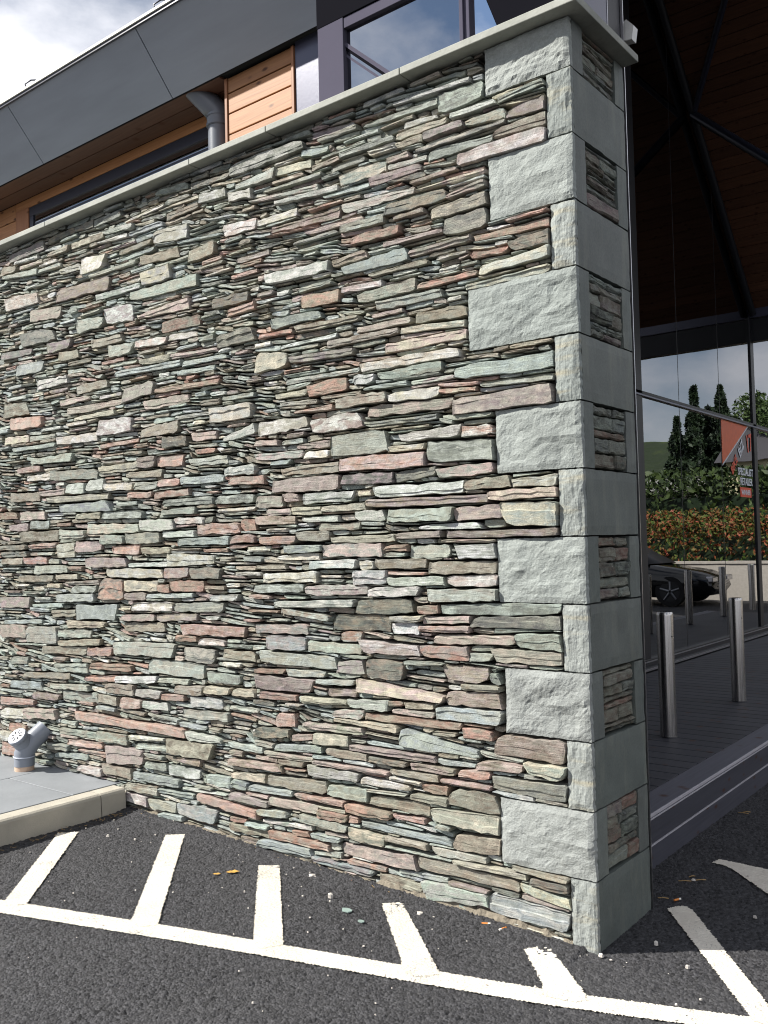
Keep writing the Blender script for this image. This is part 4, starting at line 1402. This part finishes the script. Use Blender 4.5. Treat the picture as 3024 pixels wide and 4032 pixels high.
# vinyl on the glass
dec = bpart('window_sticker', MB().prism([(7.745, 2.868), (8.74, 2.868), (7.745, 2.345)], 'x', GX + .004, GX + .006), simple('orange_vinyl', rgb(206, 92, 44), .5), fr)
bpart('sticker_edge', MB().prism([(8.74, 2.868), (8.785, 2.868), (7.745, 2.322), (7.745, 2.345)], 'x', GX + .004, GX + .006), simple('grey_vinyl', rgb(190, 196, 202), .5), fr)
M['vin_w'] = simple('white_vinyl', rgb(214, 220, 228), .5); M['vin_o'] = simple('red_orange_vinyl', rgb(214, 76, 44), .5)
def text(s, y, z, size, mat, wscale=1.0, rot=0.0, parent=fr, name='lettering', xo=.008):
    cu = bpy.data.curves.new(name, 'FONT'); cu.body = s; cu.size = size; cu.extrude = .0006; cu.align_x = 'CENTER'; cu.offset = size * .022
    ob = bpy.data.objects.new(name, cu); COL.objects.link(ob)
    dg = bpy.context.evaluated_depsgraph_get(); me = bpy.data.meshes.new_from_object(ob.evaluated_get(dg)); bpy.data.objects.remove(ob)
    me.materials.clear(); me.materials.append(mat)
    o = link(name, me, parent)
    rm = Matrix.Rotation(rot, 4, 'X') @ Matrix(((0, 0, 1, 0), (wscale, 0, 0, 0), (0, 1, 0, 0), (0, 0, 0, 1)))
    o.matrix_local = Matrix.Translation((GX + xo, y, z)) @ rm
    return o
text('SPECIALIST', 8.60, 2.245, .125, M['vin_w'], .98)
text('RETAILER', 8.62, 2.125, .125, M['vin_w'], .92)
bpart('winner_badge', MB().box(GX + .004, GX + .006, 8.37, 8.81, 1.975, 2.095), M['vin_o'], fr)
text('WINNER', 8.59, 2.005, .085, M['vin_w'], 1.05)
text('BIKE', 8.20, 2.32, .15, M['vin_o'], .95, math.radians(42))
text('BIZ', 8.49, 2.53, .17, M['vin_w'], .95, math.radians(42))
text('17', 8.80, 2.56, .30, M['vin_o'], .8, math.radians(12))

# ------------------------------------------------------------------ porch deck
deck = link('porch_deck', MB().box(-2.1, -.185, .505, 12.5, -.1, .222).mesh('porch_deck', M['black'])); tag(deck, kind='structure')
bm_ = MB().box(-1.87, -.318, .003, .139, .224, .250, .003).mesh('deck_board', M['deck'])
for k in range(83):
    y = .51 + k * .143
    if y > 12.3: break
    link('deck_board', bm_, deck, (0, y, 0))
MB().box(-.314, -.168, .507, 12.4, .224, .2505, .004).build('edge_board', M['deck_edge'], deck)
MB().box(-.1675, -.160, .507, 12.4, .236, .2515, .002).build('nosing', M['pale_trim'], deck)
MB().box(-.1675, -.161, .507, 12.4, .224, .231, .001).build('nosing', M['pale_trim'], deck)
MB().box(-.184, -.166, .507, 12.4, .115, .222, .003).build('riser_board', M['riser'], deck)
MB().box(-.184, -.166, .507, 12.4, -.02, .106, .003).build('riser_board', M['riser'], deck)
MB().box(-.183, -.163, .507, 12.4, .107, .114).build('riser_strip', M['pale_trim'], deck)

# ------------------------------------------------------------------ bollards
def bollard(x, y, label, ht=.775):
    e = empty('bollard', (x, y, .25)); tag(e, label, 'bollard', 'steel bollards on the porch deck')
    r = .051
    MB().tube([(0, 0, 0), (0, 0, ht - .02), (0, 0, ht - .008), (0, 0, ht)], [r, r, r - .001, r - .006], 40, False).build('tube', M['steel'], e)
    MB().tube([(0, 0, ht - .004), (0, 0, ht - .003)], [r - .007, r - .007], 40).build('cap', M['steel'], e)
    MB().tube([(0, 0, 0), (0, 0, .006)], [r + .004, r + .002], 40).build('base_seal', M['black_metal'], e)
    MB().tube([(r * .94, -r * .35, ht - .15), (r * .97, -r * .36, ht - .15)], .004, 10).build('fixing_hole', M['black'], e)
bollard(-.702, 2.515, 'brushed steel bollard nearer the slate wall, in front of the dark glass')
bollard(-.729, 3.992, 'brushed steel bollard farther along the deck, towards the lettering on the glass')
for k, nth in enumerate(('third', 'fourth', 'fifth', 'sixth', 'seventh', 'eighth')):
    bollard(-.75, 5.47 + 1.485 * k, nth + ' steel bollard from the slate wall, along the deck edge')

# ------------------------------------------------------------------ pipes
dp = empty('downpipe', (-2.29, .315, 3.474)); tag(dp, 'grey rainwater downpipe dropping from the eaves behind the wall coping', 'pipe')
MB().tube([(0, 0, 0), (0, 0, .375)], .061, 24).build('pipe', M['plastic_dk'], dp)
MB().tube([(0, 0, .355), (0, 0, .365), (0, 0, .425), (-.006, -.008, .445), (-.024, -.03, .475), (-.07, -.075, .54), (-.11, -.12, .60)], [.066, .067, .067, .067, .066, .064, .063], 24).build('swan_neck', M['plastic_dk'], dp)
MB().tube([(0, 0, .358), (0, 0, .374)], .070, 24).build('socket_ring', M['plastic_dk'], dp)
MB().tube([(0, 0, .408), (0, 0, .422)], .070, 24).build('socket_ring', M['plastic_dk'], dp)

px, py = -3.605, -.125
sp = empty('drain_pipe', (px, py, .2035)); tag(sp, 'short grey plastic drain pipe with slotted cap bending into the wall foot', 'pipe')
r = .0585
MB().tube([(0, 0, -.005), (0, 0, .028)], [r - .003, r - .003], 28).build('collar', M['clay'], sp)
MB().tube([(0, 0, .026), (0, 0, .082)], r, 28).build('pipe', M['plastic'], sp)
MB().tube([(0, 0, .076), (0, 0, .0765), (0, 0, .082), (0, 0, .0825)], [r, r + .004, r + .004, r], 28).build('socket_ring', M['plastic_pale'], sp)
MB().tube([(0, 0, .08), (0, 0, .095), (.003, .008, .118), (.008, .028, .146), (.018, .065, .182), (.032, .122, .228)], [r, r, r + .001, r, r - .001, r - .001], 28).build('wall_branch', M['plastic'], sp)
cd = Vector((.16, -.66, .73)).normalized(); c0 = Vector((.0, .012, .135)); c1 = c0 + cd * .098
MB().tube([c0, c1], .053, 28).build('access_branch', M['plastic'], sp)
MB().tube([c1 - cd * .020, c1 - cd * .018, c1 + cd * .002, c1 + cd * .004], [.053, .0575, .0575, .055], 28, True).build('access_collar', M['plastic'], sp)
cap = MB().tube([c1 + cd * .0035, c1 + cd * .0085], [.054, .0525], 32).build('cap', M['plastic_pale'], sp)
e1 = cd.orthogonal().normalized(); e2 = cd.cross(e1)
for k in range(8):
    a = math.pi * k / 4 + .2; t = e1 * math.cos(a) + e2 * math.sin(a); s_ = cd.cross(t); q = c1 + cd * .0088 + t * .027
    vv = [q + t * (.011 * u) + s_ * (.0032 * w) + cd * h for h in (-.002, .0006) for u, w in ((-1, -1), (1, -1), (1, 1), (-1, 1))]
    MB().add(vv, [(0, 3, 2, 1), (4, 5, 6, 7), (0, 1, 5, 4), (1, 2, 6, 5), (2, 3, 7, 6), (3, 0, 4, 7)]).build('slot', M['black'], cap)

# small white floodlight on the post above the pier
fl = empty('security_light', (-.004, .53, 3.60)); fl.scale = (.62, .62, .8); tag(fl, 'small white security light fixed to the dark post above the pier', 'light')
MB().prism([(-.035, -.03), (.045, -.04), (.06, .03), (.01, .075), (-.035, .06)], 'y', 0, .07).build('housing', simple('white_lamp_housing', rgb(226, 226, 222), .4), fl)
MB().box(-.05, -.034, .02, .05, -.02, .05).build('bracket', M['metal_dark'], fl)

# ------------------------------------------------------------------ litter on the asphalt
def leaf(x, y, s, rot, label, name='fallen_leaf', col=(196, 152, 74)):
    pts = [(0, 0), (.3, .22), (.42, .16), (.6, .34), (.72, .2), (1, .05), (.8, -.12), (.66, -.3), (.45, -.2), (.3, -.26)]
    V = [(p[0] * s * math.cos(rot) - p[1] * s * math.sin(rot), p[0] * s * math.sin(rot) + p[1] * s * math.cos(rot), .006 + .12 * s * abs(p[1])) for p in pts]
    V2 = [(v[0], v[1], v[2] + .0006) for v in V]; n = len(V)
    me = mesh_from(name, V + V2, [tuple(range(n - 1, -1, -1)), tuple(range(n, 2 * n))] + [(i, (i + 1) % n, n + (i + 1) % n, n + i) for i in range(n)], simple('dry_leaf_%d' % len(bpy.data.materials), rgb(*col), .7, 0, .2, 60))
    o = link(name, me, None, (x, y, road_z(x, y))); tag(o, label, 'leaf'); return o
leaf(-1.625, -.315, .060, .72, 'larger dry tan leaf lying between two hatch bars')
leaf(-1.655, -.365, .036, .55, 'smaller scrap of tan leaf beside the larger dry leaf')
leaf(-1.385, -.035, .038, .2, 'rusty orange leaf scrap at the wall foot by the middle hatch bar', col=(186, 92, 44))
leaf(-1.345, -.030, .030, 1.4, 'curled red-orange leaf scrap tight against the wall foot', col=(198, 84, 38))
leaf(-1.135, -.050, .034, .5, 'orange leaf scrap at the wall foot right of the middle bar', col=(204, 120, 50))
leaf(-.445, -.040, .040, .8, 'orange scrap of leaf beside the white cigarette end', col=(206, 106, 62))
def butt(x, y, rot, label):
    e = empty('cigarette_end', (x, y, road_z(x, y) + .009)); e.rotation_euler = (0, 0, rot); tag(e, label, 'cigarette end')
    MB().tube([(0, 0, 0), (.024, 0, 0)], .0042, 10).build('filter', simple('orange_filter_%d' % len(bpy.data.materials), rgb(214, 132, 60), .7), e)
    MB().tube([(.024, 0, 0), (.034, 0, 0)], .0042, 10).build('paper', simple('white_paper_%d' % len(bpy.data.materials), rgb(228, 224, 216), .7), e)
butt(-.362, -.036, -1.9, 'orange-tipped cigarette end on the asphalt close to the pier')
butt(-.455, -.062, .5, 'whitish cigarette end lying by the orange leaf scrap')
butt(.048, .600, 1.1, 'cigarette end lying in the shade behind the pier')
# loose slate chips and pebbles
V = []; Fc = []
def chip(x, y, s, flat):
    k = len(V); n = 6; a0 = rnd.uniform(0, 6.28); z = road_z(x, y) + .003
    for j, (rr, zz) in enumerate(((1, 0), (.9, flat), (.45, flat * 1.25))):
        for i in range(n):
            a = a0 + i * 6.283 / n; q = s * rr * rnd.uniform(.65, 1.15)
            V.append((x + q * math.cos(a), y + q * math.sin(a) * .75, z + zz * s))
    for j in range(2):
        for i in range(n): Fc.append((k + j * n + i, k + j * n + (i + 1) % n, k + (j + 1) * n + (i + 1) % n, k + (j + 1) * n + i))
    Fc.append(tuple(k + 2 * n + i for i in range(n)))
spots = [(-1.08, -.232, .014, 1.1), (.14, .179, .009, 1.3), (.297, .067, .010, .9), (.019, -.021, .010, 1.0), (-1.3, -.106, .02, .35), (-1.335, -.075, .016, .2), (-.70, -.13, .016, .4),
         (.030, .872, .010, .6), (-.12, .01, .007, 1), (.36, .62, .008, 1), (.21, 1.04, .008, 1), (-2.45, -.35, .010, .8), (-2.3, -.3, .008, .8), (-2.36, -.02, .012, .8)]
for s in spots: chip(*s)
for _ in range(150):
    x = rnd.uniform(-2.7, 1.2); y = -abs(rnd.gauss(0, .45)) if rnd.random() < .75 else rnd.uniform(.5, 2)
    if y > -.03 and x < 0.02: continue
    chip(x, y, rnd.choice([.0022, .003, .004, .0055]), rnd.uniform(.4, 1.1))
me = mesh_from('loose_chips', V, Fc, simple('pale_stone_chips', rgb(196, 190, 182), .85, 0, .3, 40))
tag(link('loose_chips', me), 'pale stone chips and grit scattered over the asphalt', 'grit', kind='stuff')
def slate_flake(x, y, s, label):
    n = 9; pr = [(s * rnd.uniform(.7, 1.1) * math.cos(6.283 * i / n), s * .7 * rnd.uniform(.7, 1.1) * math.sin(6.283 * i / n)) for i in range(n)]
    o = MB().prism(pr, 'z', .003, .007).build('slate_flake', M['flake'], None, (x, y, road_z(x, y))); tag(o, label, 'slate flake')
M['flake'] = simple('green_slate_flake', rgb(134, 152, 146), .6)
slate_flake(-.945, -.288, .027, 'larger green-grey slate flake lying left of the fourth hatch bar')
slate_flake(-.836, -.330, .017, 'smaller green-grey slate flake nearer the long white line')
# twigs and dead grass in the kerb corner and in the shade
V = []; Fc = []
tw = MB()
for _ in range(90):
    if rnd.random() < .7: x = rnd.uniform(-2.72, -2.66) + .0; y = rnd.uniform(-1.0, -.02)
    else: x = rnd.uniform(-2.72, -.4); y = rnd.uniform(-.05, -.02)
    a = rnd.uniform(0, 6.28); L = rnd.uniform(.008, .03); z = road_z(x, y) + .008
    tw.tube([(x, y, z), (x + L * math.cos(a), y + L * math.sin(a) * .6, z + rnd.uniform(-.002, .006))], .0011, 5)
for x, y in ((-.02, .60), (.03, .872), (.0, .90), (-.02, .83), (-.12, 1.97), (-.1, 1.99)):
    a = rnd.uniform(-.5, .8); L = rnd.uniform(.03, .06)
    tw.tube([(x, y, .007), (x + L * .5 * math.cos(a), y + L * .5 * math.sin(a), .012), (x + L * math.cos(a + .3), y + L * math.sin(a + .3), .007)], .0024, 6)
tag(tw.build('dead_twigs', simple('dry_straw', rgb(150, 124, 84), .8)), 'dry twigs and straw along the kerb and wall foot', 'twigs', kind='stuff')

# ------------------------------------------------------------------ what stands across the car park (mirrored in the glass)
bw = tag(link('boundary_wall', MB().box(-14, 30, 19.0, 19.25, -.1, .86).box(-14, 30, 18.97, 19.28, .86, .92).mesh('boundary_wall', simple('pale_render', rgb(214, 206, 196), .8))), 'low pale rendered boundary wall across the car park, mirrored in the glass', 'wall')
def leaf_cloud(n, fn, smin, smax, seed):
    g = np.random.default_rng(seed); P = fn(g, n); s = g.uniform(smin, smax, (n, 1))
    a = g.normal(0, 1, (n, 3)); a /= np.linalg.norm(a, axis=1, keepdims=True); b = np.cross(a, g.normal(0, 1, (n, 3))); b /= np.linalg.norm(b, axis=1, keepdims=True)
    co = np.stack([P - a * s, P + b * s * .45, P + a * s, P - b * s * .45], 1).reshape(-1, 3)
    return co, np.arange(4 * n).reshape(n, 4)
def leaf_mesh(name, co, q, mat):
    me = bpy.data.meshes.new(name); me.vertices.add(len(co)); me.vertices.foreach_set('co', co.astype(np.float32).ravel())
    me.loops.add(q.size); me.loops.foreach_set('vertex_index', q.ravel().astype(np.int32)); me.polygons.add(len(q)); me.polygons.foreach_set('loop_start', (np.arange(len(q)) * 4).astype(np.int32))
    me.materials.append(mat); me.update(); return me
def foliage(name, ca, cb, sc_=3.0, lo=.4):
    t = NT(name); P = t.coords(); c = t.mix(t.ramp(t.noise(P, sc_, 4), [(lo, 0.0), (lo + .18, 1.0)]), ca, cb); return t.fin(c, .6)
M['leaf_red'] = foliage('photinia_leaves', rgb(84, 108, 44), rgb(164, 74, 56), 7.0, .44)
M['leaf_green'] = foliage('hedge_leaves', rgb(38, 56, 27), rgb(72, 90, 42))
M['needle'] = foliage('conifer_needles', rgb(26, 42, 28), rgb(46, 64, 38))
M['leaf_light'] = foliage('broadleaf_leaves', rgb(58, 80, 40), rgb(84, 104, 54))
M['bark'] = simple('brown_bark', rgb(82, 66, 52), .9)
hg = empty('hedge', (8, 20.2, 0)); tag(hg, 'long hedge with red young leaves behind the low boundary wall', 'hedge')
co, q = leaf_cloud(30000, lambda g, n: np.stack([g.uniform(-8, 16, n) , g.uniform(-.7, .6, n), .75 + 1.35 * g.random(n) ** .75 + .16 * np.sin(g.uniform(0, 60, n))], 1), .03, .085, 1)
co[:, 0] -= 6; o = link('red_foliage', leaf_mesh('red_foliage', co, q, M['leaf_red']), hg)
co, q = leaf_cloud(22000, lambda g, n: np.stack([g.uniform(-14, 14, n), g.uniform(1.3, 3.2, n), .8 + 2.6 * g.random(n) ** .6], 1), .06, .15, 2)
o = link('green_foliage', leaf_mesh('green_foliage', co, q, M['leaf_green']), hg)
MB().box(-14, 14, -.35, .3, -.1, 1.5).box(-14, 14, 1.6, 2.9, -.1, 2.6).build('hedge_stems', M['needle'], hg)
def conifer(x, y, h, rad, label, seed):
    e = empty('conifer_tree', (x, y, 0)); tag(e, label, 'tree', 'conifers across the car park')
    MB().tube([(0, 0, -.3), (0, 0, h * .5), (0, 0, h * .98)], [.25, .14, .02], 10).build('trunk', M['bark'], e)
    def fn(g, n):
        t = g.random(n) ** 1.25; z = h * (.10 + .9 * t); lay = .72 + .28 * np.sin(z * 5.0 + np.sin(g.uniform(0, 6, n))); rr = rad * (1 - t ** 1.12) * lay * g.random(n) ** .45 + .04; a = g.uniform(0, 6.283, n)
        return np.stack([rr * np.cos(a), rr * np.sin(a), z - rr * .18], 1)
    co, q = leaf_cloud(16000, fn, .06, .20, seed); link('crown', leaf_mesh('crown', co, q, M['needle']), e)
for cx, cy, ch, cr, cs, cl in ((12.0, 44.0, 7.9, 1.7, 21, 'conifer at the left end of the row mirrored in the glass'), (11.4, 45.0, 9.5, 1.9, 5, 'slender pointed conifer second from the left in the mirrored row'),
                               (10.9, 43.5, 8.0, 2.2, 22, 'lower conifer between the two tallest in the mirrored row'), (10.3, 46.0, 9.6, 2.4, 6, 'tallest broad conifer in the mirrored row'),
                               (9.5, 44.0, 8.5, 2.4, 23, 'broad conifer right of the tallest in the mirrored row'), (8.6, 45.0, 8.0, 2.6, 24, 'conifer at the right end of the mirrored row'),
                               (14.4, 50.0, 6.4, 2.6, 16, 'low conifer standing apart near the grassy slope')):
    conifer(cx, cy, ch, cr, 'dark ' + cl, cs)
bt = empty('broadleaf_tree', (7.0, 43, -1.6)); tag(bt, 'light green broadleaf tree beside the conifers across the car park', 'tree')
MB().tube([(0, 0, -.2), (.1, 0, 3), (.2, .1, 6)], [.28, .2, .06], 10).build('trunk', M['bark'], bt)
def bfn(g, n):
    c = g.normal(0, 1, (14, 3)) * [1.3, 1.3, 1.1] + [0, 0, 6.4]; k = g.integers(0, 14, n); d_ = g.normal(0, 1, (n, 3)); d_ /= np.linalg.norm(d_, axis=1, keepdims=True)
    return c[k] + d_ * g.random((n, 1)) ** .4 * .95
co, q = leaf_cloud(14000, bfn, .06, .15, 9); link('crown', leaf_mesh('crown', co, q, M['leaf_light']), bt)
def wfn(g, n):
    x = g.uniform(7.0, 12.3, n); top = 7.6 + .7 * np.sin(x * 2.3) + .6 * np.sin(x * 5.1 + 1); return np.stack([x, g.uniform(46.5, 48.5, n), top * g.random(n) ** .7], 1)
co, q = leaf_cloud(40000, wfn, .10, .26, 31)
tag(link('woodland', leaf_mesh('woodland', co, q, M['needle'])), 'dark wooded bank behind the conifers across the car park', 'woodland', kind='stuff')
# wooded bank and grassy hill
hx = np.linspace(-160, 240, 41); hy = np.linspace(62, 420, 21); HV = []
for y in hy:
    for x in hx:
        t = min(1, (y - 62) / 45); t = t * t * (3 - 2 * t)
        HV.append((x, y, -.4 + t * (9.5 + .05 * (x - 15) + 5 * math.sin(x * .021 + .7) + 2.0 * math.sin(y * .03 + x * .02)) + .05 * max(0, y - 110)))
HF = [(j * 41 + i, j * 41 + i + 1, (j + 1) * 41 + i + 1, (j + 1) * 41 + i) for j in range(20) for i in range(40)]
def hill_mat():
    t = NT('hill_pasture'); P = t.coords(); c = t.mix(t.ramp(t.noise(P, .07, 6, .65), [(0.36, 0.0), (0.52, 1.0)]), rgb(84, 98, 44), rgb(40, 54, 28)); return t.fin(c, .9, t.bump(t.noise(P, .8, 4), .5))
tag(link('hill', mesh_from('hill', HV, HF, hill_mat(), True)), kind='structure')
# a cottage
hs = empty('house', (3.4, 38, 0)); tag(hs, 'cream rendered house with a grey slate roof across the car park', 'house')
wl_ = MB().box(-4.5, 4.2, 0, 7, 0, 4.9).build('wall', simple('cream_render', rgb(226, 216, 178), .85), hs)
MB().add([(-4.9, -.4, 4.8), (4.6, -.4, 4.8), (4.6, 3.5, 6.9), (-4.9, 3.5, 6.9), (-4.9, 7.4, 4.8), (4.6, 7.4, 4.8)], [(0, 1, 2, 3), (3, 2, 5, 4), (0, 3, 4), (1, 5, 2)]).build('roof', simple('house_slate', rgb(84, 82, 86), .7), hs)
for x in (-2.6, -.2, 2.2):
    w_ = MB().box(x, x + 1.3, -.05, 0.02, 3.1, 4.3).build('window', simple('white_window_frame_%d' % int(x * 10), rgb(235, 235, 232), .5), hs)
    MB().box(x + .1, x + .6, -.06, -.045, 3.2, 4.2).build('pane', M['black_metal'], w_); MB().box(x + .7, x + 1.2, -.06, -.045, 3.2, 4.2).build('pane', M['black_metal'], w_)
# outbuilding roof
sh = empty('outbuilding', (11.4, 36, 0)); tag(sh, 'low outbuilding with a pale grey roof behind the hedge', 'building')
MB().box(-2.5, 2.4, 0, 4, 0, 3.55).build('wall', simple('grey_block', rgb(128, 126, 120), .85), sh)
MB().add([(-2.8, -.3, 3.5), (2.7, -.3, 3.5), (2.7, 4.3, 4.3), (-2.8, 4.3, 4.3), (-2.8, -.3, 3.62), (2.7, -.3, 3.62), (2.7, 4.3, 4.42), (-2.8, 4.3, 4.42)], [(0, 3, 2, 1), (4, 5, 6, 7), (0, 1, 5, 4), (1, 2, 6, 5), (2, 3, 7, 6), (3, 0, 4, 7)]).build('roof', simple('pale_roof', rgb(150, 148, 144), .7), sh)

# parked saloon: bonnet towards -x
def car():
    e = empty('parked_car', (1.25, 16.6, 0)); tag(e, 'dark saloon car parked by the pale boundary wall, mirrored in the glass', 'car')
    body = simple('black_car_paint', rgb(16, 17, 20), .12, 0.0, .02, 3, .0, 10, spec=.8); gl = M['black_metal']
    sec = [(0.0, .30, .52, .62), (.10, .22, .64, .76), (.45, .18, .74, .86), (1.1, .17, .84, .90), (1.55, .17, .92, .91), (2.3, .17, .93, .91), (3.3, .17, .94, .91), (4.0, .18, .97, .90), (4.5, .24, .95, .84), (4.65, .34, .86, .72)]
    V = []; Fc = []; n = 10
    for x, z0, z1, hw in sec:
        zm = (z0 + z1) / 2
        for yy, zz in ((-.55, z0), (-.92, z0 + .08), (-1, zm), (-.97, z1 - .10), (-.82, z1 - .01), (.82, z1 - .01), (.97, z1 - .10), (1, zm), (.92, z0 + .08), (.55, z0)): V.append((x, .9 + yy * hw, zz + (.015 if abs(yy) < .9 and zz > zm else 0)))
    for i in range(len(sec) - 1):
        for k in range(n): Fc.append((i * n + k, i * n + (k + 1) % n, (i + 1) * n + (k + 1) % n, (i + 1) * n + k))
    Fc += [tuple(range(n - 1, -1, -1)), tuple((len(sec) - 1) * n + k for k in range(n))]
    b = link('body', mesh_from('body', V, Fc, body, True), e)
    cab = [(1.35, .90, .92, .80), (2.05, .90, 1.36, .62), (2.5, .92, 1.43, .60), (3.1, .92, 1.42, .60), (3.7, .93, 1.28, .62), (4.15, .94, .98, .74)]
    V = []; Fc = []
    for x, z0, z1, hw in cab: V += [(x, .9 - .80, z0), (x, .9 - hw, z1), (x, .9 + hw, z1), (x, .9 + .80, z0)]
    for i in range(len(cab) - 1):
        for k in range(3): Fc.append((i * 4 + k, i * 4 + k + 1, (i + 1) * 4 + k + 1, (i + 1) * 4 + k))
    link('cabin', mesh_from('cabin', V, Fc, gl, True), e)
    tyre = simple('tyre_rubber', rgb(24, 24, 25), .8); rim = simple('alloy_rim', rgb(140, 142, 146), .3, .8)
    for x in (.86, 3.72):
        for y in (.02, 1.60):
            w = MB().tube([(x, y, .32), (x, y + .2, .32)], .32, 24).build('wheel', tyre, e)
            MB().tube([(x, y - .004, .32), (x, y - .002, .32)], .22, 24).build('rim_disc', M['black_metal'], w)
            s_ = MB()
            for k in range(5):
                a = 2 * math.pi * k / 5 + .3
                s_.tube([(x + .03 * math.cos(a), y - .008, .32 + .03 * math.sin(a)), (x + .215 * math.cos(a), y - .008, .32 + .215 * math.sin(a))], [.03, .022], 6)
            s_.build('rim', rim, w)
    for y in (.22, 1.22): MB().box(-.02, .14, y, y + .36, .52, .64, .02).build('headlight', M['alu'], e)
    g_ = MB()
    for k in range(3): g_.box(-.03, -.005, .62, 1.18, .40 + k * .06, .42 + k * .06)
    g_.build('grille', M['alu'], e)
car()
